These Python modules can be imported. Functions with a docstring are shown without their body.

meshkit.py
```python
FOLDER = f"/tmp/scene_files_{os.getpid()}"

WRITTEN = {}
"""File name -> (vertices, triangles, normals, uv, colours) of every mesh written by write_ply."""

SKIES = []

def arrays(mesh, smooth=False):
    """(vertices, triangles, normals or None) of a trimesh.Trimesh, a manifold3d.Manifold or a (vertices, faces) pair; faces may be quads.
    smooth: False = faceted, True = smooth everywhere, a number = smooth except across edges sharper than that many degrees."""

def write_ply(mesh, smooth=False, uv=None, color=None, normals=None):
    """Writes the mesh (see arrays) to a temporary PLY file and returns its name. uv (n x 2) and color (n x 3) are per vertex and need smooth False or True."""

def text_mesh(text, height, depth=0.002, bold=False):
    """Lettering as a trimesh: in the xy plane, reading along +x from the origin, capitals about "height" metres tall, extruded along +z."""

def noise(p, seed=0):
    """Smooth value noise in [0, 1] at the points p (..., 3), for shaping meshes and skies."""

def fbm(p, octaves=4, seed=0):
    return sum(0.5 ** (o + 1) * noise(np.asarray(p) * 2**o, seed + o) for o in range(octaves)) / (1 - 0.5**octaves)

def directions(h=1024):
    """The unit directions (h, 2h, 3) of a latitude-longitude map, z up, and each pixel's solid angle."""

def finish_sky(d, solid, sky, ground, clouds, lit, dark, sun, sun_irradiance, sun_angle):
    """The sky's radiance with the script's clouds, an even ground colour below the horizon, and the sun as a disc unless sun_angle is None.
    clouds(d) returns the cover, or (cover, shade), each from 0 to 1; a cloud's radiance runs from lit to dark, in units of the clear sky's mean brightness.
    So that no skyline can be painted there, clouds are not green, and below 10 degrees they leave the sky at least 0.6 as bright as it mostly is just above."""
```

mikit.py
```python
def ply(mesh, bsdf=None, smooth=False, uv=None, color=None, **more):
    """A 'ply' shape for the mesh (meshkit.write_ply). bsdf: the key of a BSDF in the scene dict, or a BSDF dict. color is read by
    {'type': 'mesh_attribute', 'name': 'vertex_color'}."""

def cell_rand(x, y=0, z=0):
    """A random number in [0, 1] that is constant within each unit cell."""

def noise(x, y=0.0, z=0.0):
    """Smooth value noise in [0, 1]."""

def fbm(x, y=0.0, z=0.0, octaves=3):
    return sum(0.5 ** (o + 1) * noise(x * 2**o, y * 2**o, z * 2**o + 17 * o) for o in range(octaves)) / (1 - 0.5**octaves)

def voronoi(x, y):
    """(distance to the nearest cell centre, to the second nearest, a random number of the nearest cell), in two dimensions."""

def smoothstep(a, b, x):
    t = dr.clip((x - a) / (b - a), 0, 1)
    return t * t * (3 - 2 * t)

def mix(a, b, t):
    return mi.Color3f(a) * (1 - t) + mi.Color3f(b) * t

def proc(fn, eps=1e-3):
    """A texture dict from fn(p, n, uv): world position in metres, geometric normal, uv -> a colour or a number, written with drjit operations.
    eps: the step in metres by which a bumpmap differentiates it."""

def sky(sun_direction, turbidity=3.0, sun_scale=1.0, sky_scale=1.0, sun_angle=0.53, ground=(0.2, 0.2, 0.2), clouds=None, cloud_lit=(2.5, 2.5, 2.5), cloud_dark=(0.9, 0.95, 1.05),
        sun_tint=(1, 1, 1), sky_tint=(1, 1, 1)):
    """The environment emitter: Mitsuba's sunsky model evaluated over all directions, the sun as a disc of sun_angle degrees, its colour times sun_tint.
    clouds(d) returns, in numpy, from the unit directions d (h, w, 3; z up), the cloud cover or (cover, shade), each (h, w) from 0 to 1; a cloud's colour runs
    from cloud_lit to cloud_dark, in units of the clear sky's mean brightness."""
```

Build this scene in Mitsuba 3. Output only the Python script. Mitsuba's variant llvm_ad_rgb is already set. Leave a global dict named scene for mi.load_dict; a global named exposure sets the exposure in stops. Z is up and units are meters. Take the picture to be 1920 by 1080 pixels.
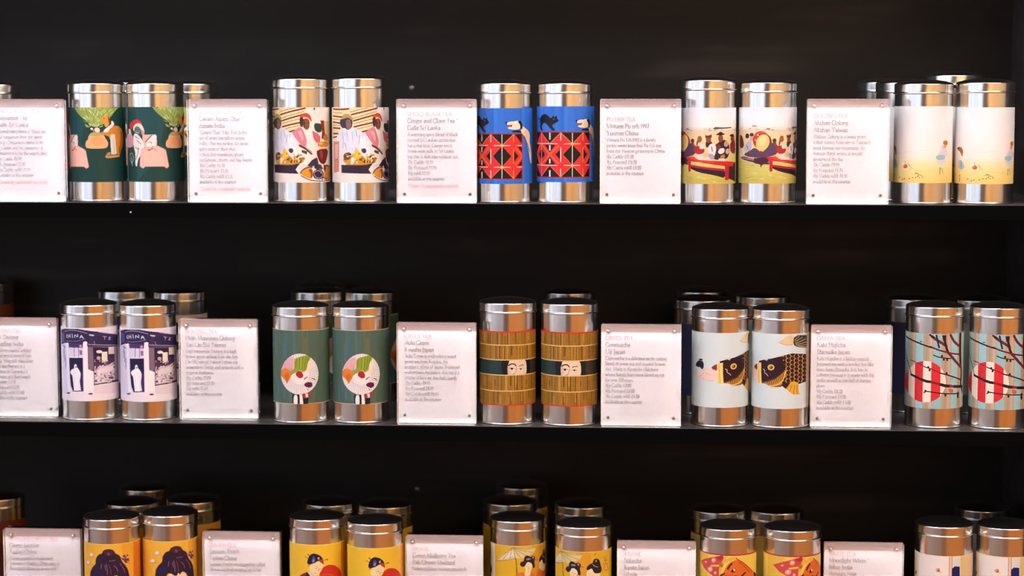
import math, random
import numpy as np, trimesh, shapely
from shapely.geometry import Polygon, LineString, Point, box
from shapely import affinity
from shapely.ops import unary_union
import drjit as dr
import mitsuba as mi
import mikit, meshkit

T = mi.ScalarTransform4f
scene, labels = {}, {}

# ------------------------------------------------------------------ camera
CAM = np.array([0.1858, -2.3864, 0.1260])          # z = 0 is the top of the upper tin shelf
YAW, PITCH, ROLL, FOCAL = -0.0672977, -0.0944225, -0.00043787, 3785.5
fw = np.array([math.sin(YAW) * math.cos(PITCH), math.cos(YAW) * math.cos(PITCH), math.sin(PITCH)])
rt = np.array([math.cos(YAW), -math.sin(YAW), 0.0])
up = np.cross(rt, fw)
up = -math.sin(ROLL) * rt + math.cos(ROLL) * up
scene['camera'] = {'type': 'thinlens', 'fov': math.degrees(2 * math.atan(960 / FOCAL)), 'fov_axis': 'x',
                   'aperture_radius': 0.0095, 'focus_distance': 2.36, 'near_clip': 0.05, 'far_clip': 50.0,
                   'to_world': T().look_at(origin=CAM.tolist(), target=(CAM + fw).tolist(), up=up.tolist())}

# ------------------------------------------------------------------ light: daylight window on the left, warm ceiling lamps
exposure = 0.60
WINDOW_L = (0.74, 0.87, 1.08)
LAMP_L = (6.9, 6.75, 7.05)
WARM_L = (10.0, 7.5, 4.4)
FLOOR_Z, CEIL_Z = -1.47, 1.33
SILL_Z, DADO_Z = -0.40, -0.24
ROOM_X0, ROOM_X1, ROOM_Y0, ROOM_Y1 = -2.6, 2.9, -4.6, 0.42

SHELF_S, SHELF_T, BACK_Y = 0.2672, 0.018, 0.36      # shelf pitch, board thickness, back panel
SHELF_X0, SHELF_X1 = -1.05, 0.668


# ------------------------------------------------------------------ helpers
def lin(h):
    c = np.array([int(h[i:i + 2], 16) for i in (0, 2, 4)]) / 255.0
    return np.where(c <= 0.04045, c / 12.92, ((c + 0.055) / 1.055) ** 2.4)


def bsdf(key, d):
    scene[key] = d
    return key


def principled(color, rough, metallic=0.0, spec=0.5, **more):
    c = color if isinstance(color, dict) else {'type': 'rgb', 'value': [float(v) for v in color]}
    return {'type': 'twosided', 'bsdf': {'type': 'principled', 'base_color': c, 'roughness': rough, 'metallic': metallic, 'specular': spec, **more}}


def numbered(name):
    if not any(k == name or k.startswith(name + '__') for k in scene):
        return name
    i = 1
    while any(k == f'{name}_{i:03d}' or k.startswith(f'{name}_{i:03d}__') for k in scene):
        i += 1
    return f'{name}_{i:03d}'


def thing(name, label, cat, group=None):
    key = numbered(name)
    labels[key] = {'label': label, 'category': cat}
    if group:
        labels[key]['group'] = group
    return key


def part(parent, name, shape, to_world=None, label=None):
    key = numbered(f'{parent}__{name}')
    scene[key] = dict(shape) if to_world is None else {**shape, 'to_world': to_world}
    if label:
        labels[key] = {'label': label}
    return key


def struct(name, shape, label):
    scene[name] = shape
    labels[name] = {'label': label, 'category': name.split('_')[0], 'kind': 'structure'}


def rbox(x0, x1, y0, y1, z0, z1, c=0.001):
    """A box with chamfered edges."""
    import manifold3d
    m = trimesh.creation.box(extents=(x1 - x0, y1 - y0, z1 - z0))
    if c > 0:
        pts = []
        for sx in (-1, 1):
            for sy in (-1, 1):
                for sz in (-1, 1):
                    h = np.array([(x1 - x0) / 2, (y1 - y0) / 2, (z1 - z0) / 2])
                    for k in range(3):
                        q = h.copy()
                        q[[i for i in range(3) if i != k]] -= c
                        pts.append(q * (sx, sy, sz))
        m = trimesh.convex.convex_hull(np.array(pts))
    m.apply_translation(((x0 + x1) / 2, (y0 + y1) / 2, (z0 + z1) / 2))
    return m


def lathe(profile, n=72):
    """Revolves (r, z) points, listed bottom to top along the outside, about z."""
    p = np.array(profile, float)
    a = np.arange(n) * 2 * np.pi / n
    v = np.stack([p[:, None, 0] * np.cos(a), p[:, None, 0] * np.sin(a), np.broadcast_to(p[:, None, 1], (len(p), n))], -1).reshape(-1, 3)
    f = []
    for i in range(len(p) - 1):
        for j in range(n):
            k = (j + 1) % n
            f += [(i * n + j, i * n + k, (i + 1) * n + k), (i * n + j, (i + 1) * n + k, (i + 1) * n + j)]
    m = trimesh.Trimesh(v, f, process=False)
    m.merge_vertices()
    m.update_faces(m.nondegenerate_faces())
    return m


# ------------------------------------------------------------------ materials
def black_wood(p, n, uv):
    g = mikit.fbm(p.x * 3.0 + 7, p.y * 3.0, p.z * 42.0, 4)
    h = mikit.fbm(p.x * 9.0, p.y * 9.0 + 3, p.z * 14.0, 3)
    s = mikit.smoothstep(0.5, 0.82, g) * mikit.smoothstep(0.4, 0.75, h)
    warm = mikit.smoothstep(-0.5, 0.5, p.x)
    base = mikit.mix((0.0085, 0.0083, 0.0100), (0.0125, 0.0090, 0.0075), warm)
    return base * (0.7 + 0.6 * h) + mi.Color3f(0.024, 0.018, 0.0155) * s


def black_board(p, n, uv):
    h = mikit.fbm(p.x * 6.0, p.y * 60.0, p.z * 60.0, 3)
    return mi.Color3f(0.034, 0.0275, 0.0275) * (0.7 + 0.6 * h)


bsdf('back_panel_paint', principled(mikit.proc(black_wood), 0.55, spec=0.25))
bsdf('shelf_paint', principled(mikit.proc(black_board), 0.30, spec=0.5))
bsdf('edge_paint', principled((0.0016, 0.0014, 0.0017), 0.8, spec=0.03))
bsdf('tin_metal', principled((0.74, 0.72, 0.69), 0.20, metallic=1.0))
bsdf('lid_metal', principled((0.74, 0.72, 0.69), 0.20, metallic=1.0))
bsdf('label_paper', principled({'type': 'mesh_attribute', 'name': 'vertex_color'}, 0.5, spec=0.3))
bsdf('card_paper', {'type': 'twosided', 'bsdf': {'type': 'diffuse', 'reflectance': {'type': 'rgb', 'value': [0.955, 0.935, 0.975]}}})
bsdf('card_bright_margin', {'type': 'twosided', 'bsdf': {'type': 'diffuse', 'reflectance': {'type': 'rgb', 'value': [0.985, 0.98, 0.985]}}})
bsdf('card_top_shade', {'type': 'twosided', 'bsdf': {'type': 'diffuse', 'reflectance': {'type': 'rgb', 'value': [0.64, 0.52, 0.52]}}})  # colour of the shaded strip at the top of each card
bsdf('ink_grey', {'type': 'twosided', 'bsdf': {'type': 'diffuse', 'reflectance': {'type': 'rgb', 'value': [0.29, 0.25, 0.28]}}})
bsdf('ink_red', {'type': 'twosided', 'bsdf': {'type': 'diffuse', 'reflectance': {'type': 'rgb', 'value': [0.80, 0.34, 0.40]}}})
bsdf('acrylic', {'type': 'dielectric', 'int_ior': 1.49, 'ext_ior': 1.0})
bsdf('magnet_metal', principled((0.7, 0.66, 0.64), 0.3, metallic=1.0))
bsdf('screw_metal', principled((0.25, 0.23, 0.22), 0.4, metallic=1.0))

bsdf('lamp_glass', {'type': 'diffuse', 'reflectance': {'type': 'rgb', 'value': [0.4, 0.4, 0.4]}})

# ------------------------------------------------------------------ the room behind the camera (seen in the tins)
bsdf('wall_cream', principled((0.80, 0.66, 0.42), 0.8, spec=0.2))
bsdf('wall_tan', principled((0.62, 0.50, 0.34), 0.8, spec=0.2))
bsdf('wall_grey', principled((0.46, 0.42, 0.43), 0.8, spec=0.2))
bsdf('wall_brown', principled((0.16, 0.10, 0.08), 0.8, spec=0.2))
bsdf('wood_dado', principled((0.58, 0.24, 0.055), 0.5, spec=0.3))
bsdf('floor_wood', principled((0.34, 0.17, 0.08), 0.5, spec=0.4))
bsdf('ceiling_white', principled((0.55, 0.53, 0.50), 0.9, spec=0.1))
bsdf('frame_dark', principled((0.08, 0.07, 0.07), 0.5))


def bxs(mat, *a, c=0.0):
    return mikit.ply(rbox(*a, c=c), mat)


struct('floor', bxs('floor_wood', ROOM_X0, ROOM_X1, ROOM_Y0, ROOM_Y1, FLOOR_Z - .05, FLOOR_Z), 'brown wooden shop floor')
struct('ceiling', bxs('ceiling_white', ROOM_X0, ROOM_X1, ROOM_Y0, ROOM_Y1, CEIL_Z, CEIL_Z + .05), 'pale ceiling of the shop')
struct('wall_front', bxs('wall_brown', ROOM_X0, ROOM_X1, ROOM_Y1, ROOM_Y1 + .05, FLOOR_Z, CEIL_Z), 'dark wall behind the shelving')
struct('wall_right', bxs('wall_tan', ROOM_X1, ROOM_X1 + .05, ROOM_Y0, ROOM_Y1, FLOOR_Z, CEIL_Z), 'cream wall of the shop')
struct('wall_back', bxs('wall_cream', 0.60, ROOM_X1, ROOM_Y0 - .05, ROOM_Y0, FLOOR_Z, CEIL_Z), 'cream wall opposite the shelving')
struct('wall_back_2', bxs('wall_brown', -1.15, 0.60, ROOM_Y0 - .05, ROOM_Y0, FLOOR_Z, CEIL_Z), 'brown wall opposite the shelving')
struct('wall_left', bxs('wall_grey', ROOM_X0 - .05, ROOM_X0, ROOM_Y0, ROOM_Y1, FLOOR_Z, SILL_Z), 'grey wall below the shop window')
struct('wall_left_2', bxs('wall_grey', ROOM_X0 - .05, ROOM_X0, -0.25, ROOM_Y1, SILL_Z, CEIL_Z), 'grey wall beside the shop window')
struct('wall_back_3', bxs('wall_grey', ROOM_X0, -1.15, ROOM_Y0 - .05, ROOM_Y0, FLOOR_Z, SILL_Z), 'grey wall below the rear shop window')
struct('trim_1', bxs('wood_dado', ROOM_X1 - .03, ROOM_X1, ROOM_Y0, ROOM_Y1, FLOOR_Z, DADO_Z, c=.004), 'orange brown wooden dado on the cream wall')
struct('trim_2', bxs('wood_dado', 0.60, ROOM_X1 - .03, ROOM_Y0, ROOM_Y0 + .03, FLOOR_Z, DADO_Z, c=.004), 'orange brown wooden dado below the cream wall')


def pane(p0, p1, p2, p3, rad):
    return {**mikit.ply((np.array([p0, p1, p2, p3], float), np.array([[0, 1, 2, 3]]))), 'bsdf': {'type': 'ref', 'id': 'lamp_glass'}, 'emitter': {'type': 'area', 'radiance': {'type': 'rgb', 'value': list(rad)}}}


# daylight comes through the panes of the shop window
wz0, wz1 = SILL_Z, CEIL_Z
struct('window_1', pane((ROOM_X0, ROOM_Y0, wz0), (ROOM_X0, -0.25, wz0), (ROOM_X0, -0.25, wz1), (ROOM_X0, ROOM_Y0, wz1), WINDOW_L), 'tall shop window with daylight')
struct('window_2', pane((-1.15, ROOM_Y0, wz0), (ROOM_X0, ROOM_Y0, wz0), (ROOM_X0, ROOM_Y0, wz1), (-1.15, ROOM_Y0, wz1), WINDOW_L), 'rear shop window with daylight')
for i, y in enumerate((-1.35, -2.45, -3.55)):
    part('window_1', 'mullion', bxs('frame_dark', ROOM_X0 + .002, ROOM_X0 + .05, y - .07, y + .07, wz0, wz1, c=.004))


def ceiling_lamp(x, y, sx, sy, rad, label):
    t = thing('ceiling_lamp', label, 'lamp', 'ceiling lamps of the shop')
    z = CEIL_Z - .06
    part(t, 'housing', bxs('frame_dark', x - sx - .02, x + sx + .02, y - sy - .02, y + sy + .02, z + .002, CEIL_Z, c=.004))
    part(t, 'diffuser', pane((x - sx, y - sy, z), (x - sx, y + sy, z), (x + sx, y + sy, z), (x + sx, y - sy, z), rad))


for x, w in ((-1.15, 'window side'), (0.05, 'middle'), (1.25, 'cream wall side')):
    ceiling_lamp(x, -0.92, .52, .40, LAMP_L, f'rectangular ceiling lamp in front of the tea shelves, {w}')
for x, y, w in ((2.1, -2.2, 'nearest the shelves'), (2.1, -3.6, 'in the far corner'), (1.0, -3.9, 'by the opposite wall')):
    ceiling_lamp(x, y, .38, .38, WARM_L, f'warm square ceiling lamp {w}')

# ------------------------------------------------------------------ the shelving
sh = thing('backing_panel', 'black painted wooden back panel behind the three rows of tea tins', 'panel')
part(sh, 'board', bxs('back_panel_paint', SHELF_X0 - .022, SHELF_X1 + .022, BACK_Y, BACK_Y + .018, FLOOR_Z, .62))
scene[thing('shelving_upright', 'black upright closing the shelves beside the dark blue bar tin', 'upright')] = (bxs('shelf_paint', SHELF_X1, SHELF_X1 + .022, 0.0, BACK_Y - .0005, FLOOR_Z, .62, c=.0008))
scene[thing('shelving_upright', 'black upright closing the shelves beyond the Black Oolong card', 'upright')] = (bxs('shelf_paint', SHELF_X0 - .022, SHELF_X0, 0.0, BACK_Y - .0005, FLOOR_Z, .62, c=.0008))
BOARDS = ((1.75, 'empty black shelf board near the top'), (0, 'black shelf board carrying the upper row of tins and the Cinnamon Tea card'),
          (-1, 'black shelf board carrying the middle row of tins and the Genmaicha card'), (-2, 'black shelf board carrying the lower row of tins and the Sobacha card'))
for k, lab in BOARDS:
    b = thing('shelf_board', lab, 'shelf', 'black shelf boards')
    part(b, 'board', bxs('shelf_paint', SHELF_X0, SHELF_X1, 0.0012, BACK_Y - .0005, k * SHELF_S - SHELF_T, k * SHELF_S, c=.0005))
    part(b, 'front_edge', bxs('edge_paint', SHELF_X0, SHELF_X1, 0.0, 0.0012, k * SHELF_S - SHELF_T, k * SHELF_S - .0008, c=.0003), None, 'matt black front edge')
screw = lathe([(0.0052, 0), (0.005, .0008), (0.0034, .0018), (0, .0021)], 20)
screw.apply_transform(trimesh.transformations.rotation_matrix(math.pi / 2, (1, 0, 0)))
sp = mikit.ply(screw.copy().apply_scale(0.62), 'screw_metal', smooth=40)
for x, z in ((-0.136, 0.138), (-0.131, -0.416)):
    part(sh, 'screw', sp, T().translate([x, BACK_Y, z]))
sp2 = mikit.ply(screw.copy().apply_scale(0.22), 'magnet_metal', smooth=40)
part('shelf_board_001', 'pin', sp2, T().translate([-0.434, 0.0, -0.012]))

# ------------------------------------------------------------------ printed labels of the tins
R_BODY, R_LABEL = 0.0340, 0.03435
LABEL_Z0, LABEL_Z1 = 0.0237, 0.1135
LABEL_H = (LABEL_Z1 - LABEL_Z0) * 1000            # mm
SW = math.pi * 34.35                              # half the circumference, mm


class Art:
    """A printed label laid out flat: s along the wrap and t upward, in mm. Later prints cover earlier ones.
    Points are written in the units of a measured sketch of the visible half: frame(centre, half width, top, bottom, curve) unrolls them."""

    def __init__(self, bg):
        self.layers = [(box(-SW, 0, SW, LABEL_H), lin(bg))]
        self.clip = None

    def frame(self, cx, hw, top, bot, c0=0.0, c1=0.0, turn=0.0):
        self.f = (cx, hw, top, bot, c0, c1, math.radians(turn))
        return self

    def st(self, x, y):
        cx, hw, top, bot, c0, c1, turn = self.f
        u = (x - cx) / hw
        phi = math.asin(u) if abs(u) < 0.985 else math.copysign(1.3974 + (abs(u) - 0.985) * 1.2, u)
        k = 1 - math.cos(phi)
        v = (y - top) / (bot - top)
        v = (y + (c0 + (c1 - c0) * v) * k - top) / (bot - top)
        return 34.35 * (phi + turn), LABEL_H * (1 - v)

    def pts(self, s):
        out = []
        for w in s.split():
            x, y = w.split(',')
            out.append(self.st(float(x), float(y)))
        return out

    def add(self, c, g):
        if not g.is_valid:
            g = g.buffer(0)
        if self.clip is not None:
            g = g.intersection(self.clip)
        self.layers.append((g, lin(c) if isinstance(c, str) else np.asarray(c)))

    def P(self, c, s, smooth=0, line=None, lw=0.5):
        p = np.array(self.pts(s))
        for _ in range(smooth):
            q = np.roll(p, -1, 0)
            p = np.stack([.75 * p + .25 * q, .25 * p + .75 * q], 1).reshape(-1, 2)
        g = Polygon(p).buffer(0)
        self.add(c, g)
        if line:
            self.add(line, g.boundary.buffer(lw / 2))
        return g

    def W(self, c, w, s, cap='round'):
        """A stroke, w in sketch units."""
        mm = w / self.f[1] * 34.35
        p = np.array(self.pts(s))
        for _ in range(2 if len(p) > 2 else 0):
            q = np.stack([.75 * p[:-1] + .25 * p[1:], .25 * p[:-1] + .75 * p[1:]], 1).reshape(-1, 2)
            p = np.vstack([p[:1], q, p[-1:]])
        self.add(c, LineString(p).buffer(mm / 2, quad_segs=3, cap_style=cap))

    def E(self, c, x, y, rx, ry, rot=0, n=10):
        g = self.ell(x, y, rx, ry, rot, n)
        self.add(c, g)
        return g

    def ell(self, x, y, rx, ry, rot=0, n=10):
        a = np.arange(4 * n) * 2 * np.pi / (4 * n)
        r = math.radians(rot)
        px = x + rx * np.cos(a) * math.cos(r) - ry * np.sin(a) * math.sin(r)
        py = y + rx * np.cos(a) * math.sin(r) + ry * np.sin(a) * math.cos(r)
        return Polygon([self.st(u, v) for u, v in zip(px, py)]).buffer(0)

    def bands(self, stops, n=14, s0=-SW, s1=SW):
        """A printed tone that changes with height: stops (t fraction from the top, colour)."""
        ts = [a for a, _ in stops]
        cs = np.array([lin(b) for _, b in stops])
        lo, hi = ts[0], ts[-1]
        for i in range(n):
            a, b = lo + (hi - lo) * i / n, lo + (hi - lo) * (i + 1) / n
            c = [np.interp((a + b) / 2, ts, cs[:, k]) for k in range(3)]
            self.layers.append((box(s0, LABEL_H * (1 - b), s1, LABEL_H * (1 - a)), np.array(c)))

    def hline(self, c, y, w):
        """A line right round the tin at the height of the sketch's y (measured at the centre)."""
        _, t = self.st(self.f[0], y)
        mm = w / self.f[1] * 34.35
        self.layers.append((box(-SW, t - mm / 2, SW, t + mm / 2), lin(c)))

    def build(self, gain=0.77):
        strips = np.array([box(-SW + 2 * SW * i / 72, -1, -SW + 2 * SW * (i + 1) / 72, LABEL_H + 1) for i in range(72)])
        frame = box(-SW, 0, SW, LABEL_H)
        covered, V, C = Polygon(), [], []
        for g, c in reversed(self.layers):
            g = g.intersection(frame)
            vis = g.difference(covered)
            covered = covered.union(g)
            if vis.is_empty:
                continue
            vis = shapely.simplify(vis, 0.03)
            x0, _, x1, _ = vis.bounds
            i0, i1 = int((x0 + SW) / (2 * SW) * 72), int((x1 + SW) / (2 * SW) * 72)
            pieces = shapely.intersection(vis, strips[max(i0, 0):min(i1 + 1, 72)])
            for piece in pieces:
                for poly in getattr(piece, 'geoms', [piece]):
                    if poly.geom_type != 'Polygon' or poly.area < 1e-3:
                        continue
                    for tri in shapely.constrained_delaunay_triangles(poly).geoms:
                        xy = np.array(tri.exterior.coords)[:3]
                        if (xy[1, 0] - xy[0, 0]) * (xy[2, 1] - xy[0, 1]) - (xy[1, 1] - xy[0, 1]) * (xy[2, 0] - xy[0, 0]) < 0:
                            xy = xy[::-1]
                        V.append(xy)
                        C.append(c)
        V = np.concatenate(V)
        C = np.clip(np.repeat(np.array(C), 3, 0) * gain, 0, 1)
        phi = V[:, 0] / 34.35
        n = np.stack([np.sin(phi), -np.cos(phi), 0 * phi], 1)
        v = np.stack([R_LABEL * n[:, 0], R_LABEL * n[:, 1], LABEL_Z0 + V[:, 1] / 1000], 1)
        f = np.arange(len(v)).reshape(-1, 3)
        path = meshkit.write_ply((v, f), False, None, C, normals=n)
        return {'type': 'ply', 'filename': path, 'face_normals': False, 'bsdf': {'type': 'ref', 'id': 'label_paper'}}


def rnd(seed):
    return np.random.default_rng(seed)


def art_tea_party():
    a = Art('173e3a').frame(460, 377, 52, 1022, 0, 16)
    a.P('1c4a4c', '60,60 330,60 250,500 330,620 60,1000')
    a.frame(1233, 376, 40, 1015, 0, 16, -44)
    a.P('cf93a8', '800,400 870,390 935,380 950,560 870,565 790,560', 1)
    a.P('e0c3b8', '878,330 905,320 915,380 885,400')
    a.W('9aa0a0', 12, '900,640 925,640 945,690 935,750 912,770 895,730 893,670 905,640')
    a.W('b9b5b0', 10, '915,690 920,800')
    a.P('c8303f', '890,275 935,215 1000,192 1045,228 1060,265 1010,250 950,270 935,330 905,320', 1)
    a.P('e9d9c6', '945,360 940,300 975,255 1030,245 1070,290 1095,370 1060,390 1040,320 1000,290 965,330', 1)
    a.E('5f7a72', 995, 345, 42, 55)
    a.W('2a3b3a', 8, '970,330 1015,335')
    a.W('c9d8cf', 8, '975,365 1010,375')
    a.P('d98f98', '1040,330 1080,350 1090,400 1050,410', 1)
    a.P('f5b6a6', '1062,398 1235,395 1250,470 1245,565 1060,570')
    a.P('ece2de', '945,380 1010,395 1080,500 1075,565 1020,600 995,640 990,810 960,810 966,640 940,540', 1)
    a.P('f0e7e2', '1010,600 1040,560 1090,540 1060,620 1000,720 985,800 980,690')
    for s in ('965,420 1010,450', '985,470 1040,520', '960,560 1010,590', '1000,640 970,720', '1010,570 1000,640'):
        a.W('5b4f50', 9, s)
    a.P('f3e6df', '1105,520 1150,440 1205,398 1255,415 1225,470 1245,550 1150,560 1110,560', 1)
    a.W('574a4d', 11, '1100,495 1130,460 1185,405')
    a.W('7b6d72', 9, '1140,500 1170,490 1180,520')
    g = a.P('f7bfae', '1050,582 1130,565 1255,545 1330,580 1362,605 1398,812 1370,838 1335,812 1090,812 1060,838 1020,805 1028,700', line='e2958a', lw=.7)
    a.W('e9a69a', 8, '1075,590 1060,810')
    a.W('e9a69a', 6, '1340,600 1360,800')
    a.E('c23d3c', 1145, 598, 26, 10)
    a.E('b6473f', 1185, 580, 20, 8)
    a.W('6e544f', 7, '1215,590 1240,605')
    a.W('7f7d55', 7, '1180,560 1200,548')
    a.frame(460, 377, 52, 1022, 0, 16)
    r = rnd(3)
    cols = ['b8c270', '9fb053', 'c9cf8e', '7d953f', 'd6d89c', 'a6b765']
    a.P('8ea34d', '165,45 750,45 690,110 620,200 540,270 470,300 400,300 330,230 230,150', 1)
    for i in range(170):
        y = 52 + 265 * r.random() ** 1.3
        k = (y - 52) / 265
        x0, x1 = 165 + 190 * k ** .8, 745 - 245 * k ** .8
        x = x0 + (x1 - x0) * r.random()
        d = np.array([x - 440, y - 330])
        d = d / np.linalg.norm(d) * (26 + 20 * r.random())
        a.W(cols[r.integers(6)], 7 + 5 * r.random(), f'{x:.0f},{y:.0f} {x + d[0]:.0f},{max(y + d[1], 45):.0f}')
    a.P('f0b27e', '345,415 400,400 545,402 572,462 602,500 600,558 555,587 335,587 303,552 312,492 345,462', 1)
    a.P('f3a46a', '385,430 540,430 550,540 390,545', 1)
    a.P('b9a66a', '350,412 395,372 470,370 540,385 560,412 480,425 400,425', 1)
    a.P('efd9cf', '430,320 470,310 500,335 495,372 450,378 425,350', 1)
    a.E('f4d9d2', 392, 330, 18, 15)
    a.E('d57f6a', 415, 350, 12, 14)
    a.P('d48a33', '620,330 650,296 720,285 775,320 803,420 800,540 775,590 745,690 705,700 655,640 632,440 540,402 478,388 530,366 600,372', 1)
    a.P('a8611f', '760,320 803,420 800,540 775,590 750,680 735,600 770,480', 1)
    a.P('e0993f', '487,192 545,178 575,160 592,122 612,160 628,240 605,300 565,312 545,240 500,214', 1)
    a.P('8b4a1d', '600,150 625,200 632,250 615,270', 1)
    a.E('3b2416', 556, 196, 8, 7)
    a.P('f3ece2', '533,372 560,335 620,290 650,265 645,232 662,222 690,268 668,300 625,330 600,378', 1)
    a.P('e6dccb', '632,405 690,400 702,540 712,645 690,668 640,662 632,540')
    a.W('b9ad98', 7, '670,470 680,560 675,650')
    a.P('c99a55', '555,690 590,655 650,662 745,668 752,695 660,706 580,715', 1)
    a.W('4c2d1a', 9, '590,680 680,664 740,668')
    a.P('c08c46', '580,640 630,630 640,655 585,660', 1)
    a.W('49604f', 9, '805,700 770,745 765,790 790,800')
    a.layers.append((box(34.35 * math.radians(-124), 0, 34.35 * math.radians(-122), LABEL_H), lin('d9d2bd')))
    return a


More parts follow.
